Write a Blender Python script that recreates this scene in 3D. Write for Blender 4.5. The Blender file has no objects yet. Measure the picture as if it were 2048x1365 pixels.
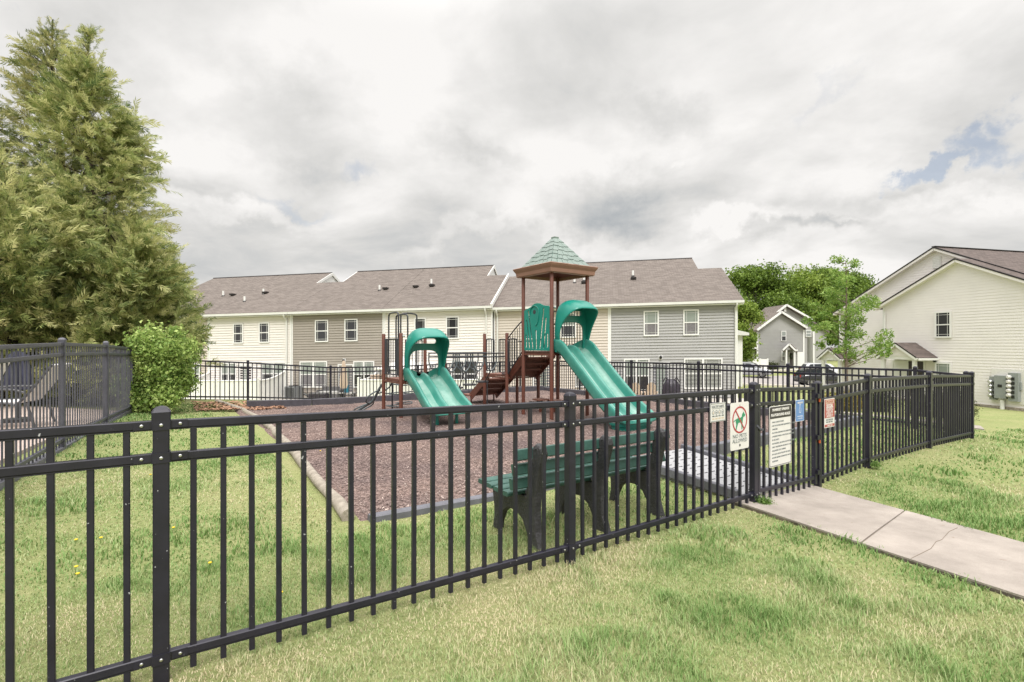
import bpy, bmesh, math, random
import numpy as np
from mathutils import Vector, Matrix
R = math.radians
random.seed(7); rng = np.random.default_rng(7)
C = bpy.context.scene.collection
S = bpy.context.scene

# ------------------------------------------------------------------ camera, sky, sun, exposure
CAMZ, F, HY = 1.5, 1000.0, 690.0          # eye height; focal length and eye level in pixels of the 2048 photo
cam = bpy.data.cameras.new('camera'); camo = bpy.data.objects.new('camera', cam); C.objects.link(camo)
camo.location = (0, 0, CAMZ); camo.rotation_euler = (R(90), 0, 0)
cam.sensor_width = 36; cam.lens = 36 * F / 2048; cam.shift_y = 7.5 / 2048
cam.clip_start = 0.05; cam.clip_end = 3000
S.camera = camo
S.cycles.use_denoising = True; S.cycles.denoiser = 'OPENIMAGEDENOISE'; S.cycles.denoising_input_passes = 'RGB_ALBEDO_NORMAL'; S.cycles.denoising_prefilter = 'NONE'; S.cycles.use_adaptive_sampling = False
S.view_settings.view_transform = 'Standard'; S.view_settings.look = 'None'
S.view_settings.exposure = 0.76; S.view_settings.gamma = 1
SUN_EL, SUN_AZ = 50, 176                   # azimuth clockwise from +Y
sd = Vector((math.sin(R(SUN_AZ)) * math.cos(R(SUN_EL)), math.cos(R(SUN_AZ)) * math.cos(R(SUN_EL)), math.sin(R(SUN_EL))))
sun = bpy.data.lights.new('sun', 'SUN'); sun.energy = 1.5; sun.angle = R(22); sun.color = (1, .97, .93)
suno = bpy.data.objects.new('sun', sun); C.objects.link(suno); suno.rotation_euler = sd.to_track_quat('Z', 'Y').to_euler()

def pxdir(x, y):
    return Vector(((x - 1024) / F, 1, (HY - y) / F)).normalized()

def make_world():
    w = bpy.data.worlds.new('World'); S.world = w; w.use_nodes = True
    nt = w.node_tree; N = nt.nodes; L = nt.links; N.clear()
    out = N.new('ShaderNodeOutputWorld')
    tc = N.new('ShaderNodeTexCoord'); G = tc.outputs['Generated']
    def math_(op, a, b=None, clamp=False):
        n = N.new('ShaderNodeMath'); n.operation = op; n.use_clamp = clamp
        for i, v in enumerate((a, b)):
            if v is None: continue
            if isinstance(v, (int, float)): n.inputs[i].default_value = v
            else: L.new(v, n.inputs[i])
        return n.outputs[0]
    def vm(op, a, b=None):
        n = N.new('ShaderNodeVectorMath'); n.operation = op
        for i, v in enumerate((a, b)):
            if v is None: continue
            if isinstance(v, (tuple, list, Vector)): n.inputs[i].default_value = v
            else: L.new(v, n.inputs[i])
        return n
    def noise(vec, sc, det=8, rough=.55, dist=0):
        n = N.new('ShaderNodeTexNoise'); n.inputs['Scale'].default_value = sc; n.inputs['Detail'].default_value = det
        n.inputs['Roughness'].default_value = rough; n.inputs['Distortion'].default_value = dist
        L.new(vec, n.inputs['Vector']); return n
    def mrange(v, a, b, c=0, d=1, smooth=True):
        n = N.new('ShaderNodeMapRange'); n.interpolation_type = 'SMOOTHSTEP' if smooth else 'LINEAR'
        n.inputs[1].default_value = a; n.inputs[2].default_value = b; n.inputs[3].default_value = c; n.inputs[4].default_value = d
        L.new(v, n.inputs[0]); return n.outputs[0]
    sx = N.new('ShaderNodeSeparateXYZ'); L.new(G, sx.inputs[0])
    z = sx.outputs['Z']
    zz = math_('ADD', math_('MAXIMUM', z, 0.0), .22)
    cx = math_('DIVIDE', sx.outputs['X'], zz); cy = math_('DIVIDE', sx.outputs['Y'], zz)
    cv = N.new('ShaderNodeCombineXYZ'); L.new(cx, cv.inputs[0]); L.new(cy, cv.inputs[1]); cv.inputs[2].default_value = 3.7
    n1 = noise(cv.outputs[0], .95, 9, .52, .35)
    n2 = noise(cv.outputs[0], 3.1, 8, .6, .3)
    # directions wobbled by noise, for the placed gaps and grey bases
    nc = noise(G, 4.0, 8, .62)
    wob = vm('SUBTRACT', nc.outputs['Color'], (.5, .5, .5)); wb = vm('SCALE', wob.outputs[0]); wb.inputs['Scale'].default_value = .38
    # stretch the distances sideways: clouds lie in flat bands
    gd = vm('ADD', G, wb.outputs[0]).outputs[0]
    def blob(x, y, rx, ry, hard=.5):
        d = pxdir(x, y)
        df = vm('SUBTRACT', gd, d).outputs[0]
        sc = vm('MULTIPLY', df, (1 / rx, 1 / rx, 1 / ry)).outputs[0]
        ln = vm('LENGTH', sc).outputs['Value']
        return mrange(ln, 1.0, hard, 0, 1)
    def vmax(lst):
        o = lst[0]
        for b in lst[1:]: o = math_('MAXIMUM', o, b)
        return o
    blue = vmax([blob(2015, 300, .062, .042, .4), blob(1900, 345, .05, .022, .4), blob(2040, 200, .035, .05, .2),
                 math_('MULTIPLY', blob(735, 300, .062, .022, .1), .55), math_('MULTIPLY', blob(600, 415, .11, .02, .1), .45),
                 math_('MULTIPLY', blob(1670, 215, .05, .018, .1), .22), math_('MULTIPLY', blob(30, 30, .03, .02, .1), .4)])
    dark = vmax([math_('MULTIPLY', blob(1235, 395, .19, .085, -.1), .75), math_('MULTIPLY', blob(520, 200, .33, .13, 0), .62),
                 math_('MULTIPLY', blob(1340, 230, .14, .07, 0), .5), math_('MULTIPLY', blob(1640, 480, .15, .04, 0), .8),
                 math_('MULTIPLY', blob(1740, 420, .2, .05, 0), .4), math_('MULTIPLY', blob(300, 400, .2, .07, 0), .5), math_('MULTIPLY', blob(1000, 330, .2, .05, 0), .35)])
    br = math_('ADD', mrange(n1.outputs['Fac'], .34, .66, 0, 1), math_('MULTIPLY', math_('SUBTRACT', n2.outputs['Fac'], .5), 1.05))
    lit = vmax([math_('MULTIPLY', blob(470, 440, .17, .035, .2), .9), math_('MULTIPLY', blob(1480, 455, .12, .03, .2), .8), math_('MULTIPLY', blob(1690, 470, .05, .016, .2), .9), math_('MULTIPLY', blob(1950, 420, .1, .04, .2), .9), math_('MULTIPLY', blob(1000, 480, .3, .03, .1), .5), math_('MULTIPLY', blob(1350, 335, .05, .02, .2), .7)])
    br = math_('SUBTRACT', math_('ADD', math_('ADD', math_('MULTIPLY', br, .74), .405), math_('MULTIPLY', lit, .4)), math_('MULTIPLY', dark, .74), True)
    ramp = N.new('ShaderNodeValToRGB'); L.new(br, ramp.inputs[0])
    e = ramp.color_ramp.elements
    e[0].position = 0; e[0].color = (.40, .425, .445, 1); e[1].position = 1; e[1].color = (.88, .862, .842, 1)
    m = ramp.color_ramp.elements.new(.5); m.color = (.655, .648, .632, 1)
    # an overcast sky is brighter overhead than low down
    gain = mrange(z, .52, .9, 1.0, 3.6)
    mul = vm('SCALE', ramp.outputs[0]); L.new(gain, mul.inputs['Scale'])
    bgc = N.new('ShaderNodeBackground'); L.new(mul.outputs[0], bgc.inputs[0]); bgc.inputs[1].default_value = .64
    sky = N.new('ShaderNodeTexSky'); sky.sky_type = 'NISHITA'; sky.sun_disc = False
    sky.sun_elevation = R(SUN_EL); sky.sun_rotation = R(SUN_AZ); sky.air_density = 1.0; sky.dust_density = 3.0; sky.ozone_density = 1.5
    bgs = N.new('ShaderNodeBackground'); L.new(sky.outputs[0], bgs.inputs[0]); bgs.inputs[1].default_value = .085
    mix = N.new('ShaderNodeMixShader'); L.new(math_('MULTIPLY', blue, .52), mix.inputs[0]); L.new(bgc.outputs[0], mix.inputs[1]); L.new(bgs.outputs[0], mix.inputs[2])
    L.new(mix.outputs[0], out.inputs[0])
make_world()

# ------------------------------------------------------------------ frames of the place
PHI = 34.7
UX, UY = math.cos(R(PHI)), math.sin(R(PHI))
def W(a, b, z=0.0):                        # playground frame: a along the near fence, b across the playground
    return Vector((a * UX - b * UY, a * UY + b * UX, z))
def at(x, y, Y):                           # a photo pixel at depth Y
    return Vector(((x - 1024) / F * Y, Y, CAMZ - (y - HY) / F * Y))

KD = Vector((-.983, .182, 0)).normalized(); KP = Vector((.182, .983, 0)).normalized(); KO = Vector((12.6, 27.94, 0)); KS = -.0162
def row(k, r, z):                          # town house row: k along it (to the left), r back from the eave wall
    p = KO + KD * k + KP * r; p.z = z + KS * k; return p
def rowpx(x, y):
    t = (x - 1024) / F; k = (KO.x - KO.y * t) / (-KD.x + KD.y * t); Y = KO.y + KD.y * k
    return k, CAMZ - (y - HY) / F * Y - KS * k
GE = Vector((-.237, .971, 0)).normalized(); GQ = Vector((.971, .237, 0)).normalized(); GO = Vector((23.7, 27.5, 0))
def gab(s, d, z):                          # cream house on the right: s along its gable wall (away), d into the house
    p = GO + GE * s + GQ * d; p.z = z; return p
def gabpx(x, y, d=0):
    t = (x - 1024) / F; o = GO + GQ * d
    s = (o.x - o.y * t) / (GE.y * t - GE.x); Y = o.y + GE.y * s
    return s, CAMZ - (y - HY) / F * Y

# ------------------------------------------------------------------ ground heights
CP = [(0,0,0),(-3,1,.0),(3,0,0),(-1.64,2.33,-.017),(.42,3.64,-.083),(2.43,5.04,-.113),(3.58,5.9,-.16),(4.8,6.75,-.12),(6.83,8.2,-.16),(8.62,9.4,-.23),(4,2,-.05),
 (-6.2,6.9,.08),(-7.4,9.15,.05),(-8.6,11.3,-.02),(-12,8,.1),(-12,14,0),(-16,10,.1),
 (-8.13,15.4,-.21),(-5.9,16.5,-.4),(.28,21.2,-.38),(8.14,10.08,-.17),(6.74,12.13,-.18),(5.34,14.2,-.2),(3.95,16.2,-.23),(2.5,18.2,-.28),(-2,18.9,-.33),
 (14,8,-.4),(17,14,-.95),(13,18,-.95),(20,22,-1.4),(24,26,-1.66),(22.5,31,-1.7),(28,20,-1.5),(24.6,24,-1.69),(12,4,-.2),(30,8,-.8),
 (30,50,-2.65),(28,58,-2.3),(37,68,-1.7),(34,56,-2.3),(24,40,-2.1),(50,90,-1.5),(-60,60,-2.6),(60,20,-1.5),(0,60,-2.2),(-40,20,-.3),(-10,-10,.1),(10,-10,0),(0,-30,0),(120,120,-1.5),(-120,120,-2.5),(120,-60,0),(-120,-60,0),(0,160,-2)]
for a, b, z in [(2,6,-.1),(6,6,-.15),(7,9,-.17),(11,6,-.19),(11,14,-.24),(5,14,-.22),(2,14,-.2)]: p = W(a,b); CP.append((p.x,p.y,z))
for k in (-3, 0, 7, 14, 21, 27, 34, 41):
    for r, dz in ((-4, 0.0), (0, 0), (9, 0)): p = row(k, r, -1.52); CP.append((p.x, p.y, p.z + dz))
CPA = np.array(CP); _c = 1.2
def _ker(P, Q): d = P[:, None, :] - Q[None, :, :]; return -np.sqrt((d ** 2).sum(-1) + _c ** 2)
_n = len(CPA); _A = np.zeros((_n + 3, _n + 3)); _A[:_n, :_n] = _ker(CPA[:, :2], CPA[:, :2]) - np.eye(_n) * .02
_A[:_n, _n] = 1; _A[:_n, _n + 1:] = CPA[:, :2]; _A[_n, :_n] = 1; _A[_n + 1:, :_n] = CPA[:, :2].T
_w = np.linalg.solve(_A, np.concatenate([CPA[:, 2], [0, 0, 0]]))
def gzs(P):
    P = np.asarray(P, float); o = np.empty(len(P))
    for i in range(0, len(P), 20000):
        q = P[i:i + 20000]; o[i:i + 20000] = _ker(q, CPA[:, :2]) @ _w[:_n] + _w[_n] + q @ _w[_n + 1:]
    return np.clip(o, -4, 3)
def gz(x, y): return float(gzs([(x, y)])[0])
def WG(a, b, dz=0.0): p = W(a, b); p.z = gz(p.x, p.y) + dz; return p
def onpx(x, y, z0=0):                      # the ground point a pixel of the photo looks at
    t = Vector(((x - 1024) / F, 1, -(y - HY) / F)); Y = 3.0
    for i in range(400):
        p = t * Y
        if CAMZ + p.z <= gz(p.x, p.y) + z0: break
        Y += .05 if Y < 20 else .2
    return Vector((p.x, p.y, gz(p.x, p.y)))

def vnoise(P, sc, seed=0):                 # smooth value noise
    P = np.asarray(P, float) * sc + 1000 + seed * 17.3
    i = np.floor(P).astype(np.int64); f = P - i; f = f * f * (3 - 2 * f)
    def h(a, b):
        n = (a * 374761393 + b * 668265263 + seed * 1442695041) & 0xffffffff
        n = ((n ^ (n >> 13)) * 1274126177) & 0xffffffff
        return ((n ^ (n >> 16)) & 0xffff) / 65535.0
    x0, y0 = i[:, 0], i[:, 1]
    a = h(x0, y0); b = h(x0 + 1, y0); c = h(x0, y0 + 1); d = h(x0 + 1, y0 + 1)
    return (a * (1 - f[:, 0]) + b * f[:, 0]) * (1 - f[:, 1]) + (c * (1 - f[:, 0]) + d * f[:, 0]) * f[:, 1]

# ------------------------------------------------------------------ materials
def mat(name, col, rough=.6, metal=0, var=.0, vscale=6, bump=0, bscale=40, col2=None, spec=.5, detail=6, coat=0, speck=None, island=0):
    m = bpy.data.materials.new(name); m.use_nodes = True; nt = m.node_tree; N, L = nt.nodes, nt.links
    b = N['Principled BSDF']; b.inputs['Roughness'].default_value = rough; b.inputs['Metallic'].default_value = metal
    b.inputs['Specular IOR Level'].default_value = spec; b.inputs['Coat Weight'].default_value = coat
    b.inputs['Base Color'].default_value = (*col, 1)
    tc = N.new('ShaderNodeNewGeometry')      # world position: copies that share a mesh still wear differently
    src = None
    if var or col2:
        n = N.new('ShaderNodeTexNoise'); n.inputs['Scale'].default_value = vscale; n.inputs['Detail'].default_value = detail; n.inputs['Roughness'].default_value = .62
        L.new(tc.outputs['Position'], n.inputs['Vector'])
        r = N.new('ShaderNodeValToRGB'); L.new(n.outputs['Fac'], r.inputs[0])
        c2 = col2 or tuple(min(1, c * (1 + var)) for c in col); c1 = tuple(c * (1 - var) for c in col) if var else col
        r.color_ramp.elements[0].position = .3; r.color_ramp.elements[0].color = (*c1, 1)
        r.color_ramp.elements[1].position = .7; r.color_ramp.elements[1].color = (*c2, 1)
        src = r.outputs[0]
    if island:
        g = N.new('ShaderNodeNewGeometry'); hs = N.new('ShaderNodeHueSaturation')
        mr = N.new('ShaderNodeMapRange'); mr.inputs[3].default_value = 1 - island; mr.inputs[4].default_value = 1 + island
        L.new(g.outputs['Random Per Island'], mr.inputs[0]); L.new(mr.outputs[0], hs.inputs['Value'])
        if src: L.new(src, hs.inputs['Color'])
        else: hs.inputs['Color'].default_value = (*col, 1)
        src = hs.outputs[0]
    if speck:                                # small chips and scratches: (colour, scale, threshold)
        n = N.new('ShaderNodeTexNoise'); n.inputs['Scale'].default_value = speck[1]; n.inputs['Detail'].default_value = 3
        L.new(tc.outputs['Position'], n.inputs['Vector'])
        mr = N.new('ShaderNodeMapRange'); mr.inputs[1].default_value = speck[2]; mr.inputs[2].default_value = speck[2] + .015; L.new(n.outputs['Fac'], mr.inputs[0])
        mx = N.new('ShaderNodeMix'); mx.data_type = 'RGBA'; L.new(mr.outputs[0], mx.inputs[0])
        if src: L.new(src, mx.inputs[6])
        else: mx.inputs[6].default_value = (*col, 1)
        mx.inputs[7].default_value = (*speck[0], 1); src = mx.outputs[2]
    if src: L.new(src, b.inputs['Base Color'])
    if bump:
        n = N.new('ShaderNodeTexNoise'); n.inputs['Scale'].default_value = bscale; n.inputs['Detail'].default_value = 5
        L.new(tc.outputs['Position'], n.inputs['Vector'])
        bp = N.new('ShaderNodeBump'); bp.inputs['Strength'].default_value = bump; bp.inputs['Distance'].default_value = .02
        L.new(n.outputs['Fac'], bp.inputs['Height']); L.new(bp.outputs[0], b.inputs['Normal'])
    return m

def mat_leaf(name, c1, c2, c3, trans=.25, patch=.8, rough=.55):
    """Leaves: colour by island, mixed over soft patches; a little light comes through."""
    m = bpy.data.materials.new(name); m.use_nodes = True; nt = m.node_tree; N, L = nt.nodes, nt.links
    b = N['Principled BSDF']; b.inputs['Roughness'].default_value = rough; b.inputs['Specular IOR Level'].default_value = .3
    g = N.new('ShaderNodeNewGeometry'); tc = N.new('ShaderNodeTexCoord')
    n = N.new('ShaderNodeTexNoise'); n.inputs['Scale'].default_value = patch; n.inputs['Detail'].default_value = 4; L.new(tc.outputs['Object'], n.inputs['Vector'])
    ad = N.new('ShaderNodeMath'); ad.operation = 'MULTIPLY_ADD'; L.new(n.outputs['Fac'], ad.inputs[0]); ad.inputs[1].default_value = 1.2; ad.inputs[2].default_value = -.58
    at_ = N.new('ShaderNodeAttribute'); at_.attribute_name = 'dry'
    a1 = N.new('ShaderNodeMath'); a1.operation = 'MULTIPLY_ADD'; L.new(at_.outputs['Fac'], a1.inputs[0]); a1.inputs[1].default_value = .75; L.new(ad.outputs[0], a1.inputs[2])
    a2 = N.new('ShaderNodeMath'); a2.operation = 'MULTIPLY_ADD'; L.new(g.outputs['Random Per Island'], a2.inputs[0]); a2.inputs[1].default_value = .4; L.new(a1.outputs[0], a2.inputs[2])
    r = N.new('ShaderNodeValToRGB'); L.new(a2.outputs[0], r.inputs[0])
    e = r.color_ramp.elements; e[0].position = .1; e[0].color = (*c1, 1); e[1].position = .9; e[1].color = (*c3, 1)
    k = e.new(.5); k.color = (*c2, 1)
    L.new(r.outputs[0], b.inputs['Base Color'])
    tr = N.new('ShaderNodeBsdfTranslucent'); L.new(r.outputs[0], tr.inputs[0])
    mx = N.new('ShaderNodeMixShader'); mx.inputs[0].default_value = trans
    L.new(b.outputs[0], mx.inputs[1]); L.new(tr.outputs[0], mx.inputs[2]); L.new(mx.outputs[0], N['Material Output'].inputs[0])
    return m

def mat_shingle(name, c1, c2, c3, sx=.33, sy=.14):
    m = bpy.data.materials.new(name); m.use_nodes = True; nt = m.node_tree; N, L = nt.nodes, nt.links
    b = N['Principled BSDF']; b.inputs['Roughness'].default_value = .9; b.inputs['Specular IOR Level'].default_value = .2
    uv = N.new('ShaderNodeUVMap'); uv.uv_map = 'UVMap'
    br = N.new('ShaderNodeTexBrick'); L.new(uv.outputs[0], br.inputs['Vector'])
    br.inputs['Scale'].default_value = 1; br.inputs['Brick Width'].default_value = sx; br.inputs['Row Height'].default_value = sy
    br.inputs['Mortar Size'].default_value = .008; br.inputs['Mortar Smooth'].default_value = .4; br.inputs['Bias'].default_value = 0
    br.inputs['Color1'].default_value = (*c1, 1); br.inputs['Color2'].default_value = (*c2, 1); br.inputs['Mortar'].default_value = (*[c * .62 for c in c1], 1)
    n = N.new('ShaderNodeTexNoise'); n.inputs['Scale'].default_value = 5; n.inputs['Detail'].default_value = 7; n.inputs['Roughness'].default_value = .75; L.new(uv.outputs[0], n.inputs['Vector'])
    mr = N.new('ShaderNodeMapRange'); mr.inputs[1].default_value = .35; mr.inputs[2].default_value = .68; L.new(n.outputs['Fac'], mr.inputs[0])
    mx = N.new('ShaderNodeMix'); mx.data_type = 'RGBA'; L.new(mr.outputs[0], mx.inputs[0]); L.new(br.outputs['Color'], mx.inputs[6]); mx.inputs[7].default_value = (*c3, 1)
    mx2 = N.new('ShaderNodeMix'); mx2.data_type = 'RGBA'; mx2.inputs[0].default_value = .55; L.new(mx.outputs[2], mx2.inputs[6]); L.new(br.outputs['Color'], mx2.inputs[7])
    L.new(mx2.outputs[2], b.inputs['Base Color'])
    bp = N.new('ShaderNodeBump'); bp.inputs['Strength'].default_value = .6; bp.inputs['Distance'].default_value = .02
    L.new(br.outputs['Fac'], bp.inputs['Height']); bp.invert = True; L.new(bp.outputs[0], b.inputs['Normal'])
    return m

def mat_ground(name, near=True):
    """Lawn soil and thatch: green and straw patches shared with the blades through world position."""
    m = bpy.data.materials.new(name); m.use_nodes = True; nt = m.node_tree; N, L = nt.nodes, nt.links
    b = N['Principled BSDF']; b.inputs['Roughness'].default_value = .95; b.inputs['Specular IOR Level'].default_value = .1
    g = N.new('ShaderNodeNewGeometry')
    def noise(sc, det=6, ro=.6):
        n = N.new('ShaderNodeTexNoise'); n.inputs['Scale'].default_value = sc; n.inputs['Detail'].default_value = det; n.inputs['Roughness'].default_value = ro
        L.new(g.outputs['Position'], n.inputs['Vector']); return n.outputs['Fac']
    def ramp(f, *st):
        r = N.new('ShaderNodeValToRGB'); L.new(f, r.inputs[0]); e = r.color_ramp.elements
        e[0].position, e[0].color = st[0][0], (*st[0][1], 1); e[1].position, e[1].color = st[-1][0], (*st[-1][1], 1)
        for p, c in st[1:-1]: k = e.new(p); k.color = (*c, 1)
        return r.outputs[0]
    def mix(f, a, c, mode='MIX'):
        x = N.new('ShaderNodeMix'); x.data_type = 'RGBA'; x.blend_type = mode
        if isinstance(f, float): x.inputs[0].default_value = f
        else: L.new(f, x.inputs[0])
        L.new(a, x.inputs[6]); L.new(c, x.inputs[7]); return x.outputs[2]
    big = ramp(noise(.55, 5), (.36, (.18, .24, .09)), (.5, (.27, .295, .135)), (.62, (.40, .35, .21)))
    fine = ramp(noise(26, 8, .75), (.3, (.12, .16, .05)), (.5, (.26, .285, .115)), (.7, (.43, .40, .22)))
    mid = ramp(noise(4.5, 6, .7), (.35, (.18, .25, .075)), (.65, (.34, .33, .155)))
    c = mix(.5, big, mid); c = mix(.5, c, fine)
    L.new(c, b.inputs['Base Color'])
    bp = N.new('ShaderNodeBump'); bp.inputs['Strength'].default_value = .9; bp.inputs['Distance'].default_value = .03
    L.new(noise(35, 6, .7), bp.inputs['Height']); L.new(bp.outputs[0], b.inputs['Normal'])
    return m

def mat_blades(name, light=1.0):
    m = bpy.data.materials.new(name); m.use_nodes = True; nt = m.node_tree; N, L = nt.nodes, nt.links
    b = N['Principled BSDF']; b.inputs['Roughness'].default_value = .6; b.inputs['Specular IOR Level'].default_value = .25
    at_ = N.new('ShaderNodeAttribute'); at_.attribute_name = 'dry'
    g = N.new('ShaderNodeNewGeometry')
    ad = N.new('ShaderNodeMath'); ad.operation = 'MULTIPLY_ADD'; L.new(g.outputs['Random Per Island'], ad.inputs[0]); ad.inputs[1].default_value = .5; L.new(at_.outputs['Fac'], ad.inputs[2])
    r = N.new('ShaderNodeValToRGB'); L.new(ad.outputs[0], r.inputs[0]); e = r.color_ramp.elements
    e[0].position = .12; e[0].color = (.125 * light, .22 * light, .06 * light, 1); e[1].position = 1.0; e[1].color = (.60 * light, .52 * light, .35 * light, 1)
    for p, c in ((.34, (.21, .315, .105)), (.58, (.33, .395, .185)), (.8, (.46, .43, .255))): k = e.new(p); k.color = (*[v * light for v in c], 1)
    L.new(r.outputs[0], b.inputs['Base Color'])
    tr = N.new('ShaderNodeBsdfTranslucent'); L.new(r.outputs[0], tr.inputs[0])
    mx = N.new('ShaderNodeMixShader'); mx.inputs[0].default_value = .25
    L.new(b.outputs[0], mx.inputs[1]); L.new(tr.outputs[0], mx.inputs[2]); L.new(mx.outputs[0], N['Material Output'].inputs[0])
    return m

def mat_mulch(name):
    m = bpy.data.materials.new(name); m.use_nodes = True; nt = m.node_tree; N, L = nt.nodes, nt.links
    b = N['Principled BSDF']; b.inputs['Roughness'].default_value = .95; b.inputs['Specular IOR Level'].default_value = .15
    g = N.new('ShaderNodeNewGeometry')
    v = N.new('ShaderNodeTexVoronoi'); v.inputs['Scale'].default_value = 62; L.new(g.outputs['Position'], v.inputs['Vector'])
    r = N.new('ShaderNodeValToRGB'); sx = N.new('ShaderNodeSeparateColor'); L.new(v.outputs['Color'], sx.inputs[0]); L.new(sx.outputs[0], r.inputs[0])
    e = r.color_ramp.elements; e[0].position = 0; e[0].color = (.09, .067, .06, 1); e[1].position = 1; e[1].color = (.36, .28, .25, 1)
    k = e.new(.55); k.color = (.15, .11, .10, 1); k = e.new(.85); k.color = (.23, .17, .152, 1)
    n = N.new('ShaderNodeTexNoise'); n.inputs['Scale'].default_value = .7; n.inputs['Detail'].default_value = 6; L.new(g.outputs['Position'], n.inputs['Vector'])
    r2 = N.new('ShaderNodeValToRGB'); L.new(n.outputs['Fac'], r2.inputs[0]); r2.color_ramp.elements[0].position = .35; r2.color_ramp.elements[0].color = (.75, .74, .78, 1)
    r2.color_ramp.elements[1].position = .65; r2.color_ramp.elements[1].color = (1.25, 1.2, 1.15, 1)
    mx = N.new('ShaderNodeMix'); mx.data_type = 'RGBA'; mx.blend_type = 'MULTIPLY'; mx.inputs[0].default_value = 1
    L.new(r.outputs[0], mx.inputs[6]); L.new(r2.outputs[0], mx.inputs[7]); L.new(mx.outputs[2], b.inputs['Base Color'])
    n3 = N.new('ShaderNodeTexNoise'); n3.inputs['Scale'].default_value = 45; n3.inputs['Detail'].default_value = 4; L.new(g.outputs['Position'], n3.inputs['Vector'])
    bp = N.new('ShaderNodeBump'); bp.inputs['Strength'].default_value = .8; bp.inputs['Distance'].default_value = .02
    L.new(n3.outputs['Fac'], bp.inputs['Height']); L.new(bp.outputs[0], b.inputs['Normal'])
    return m

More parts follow.
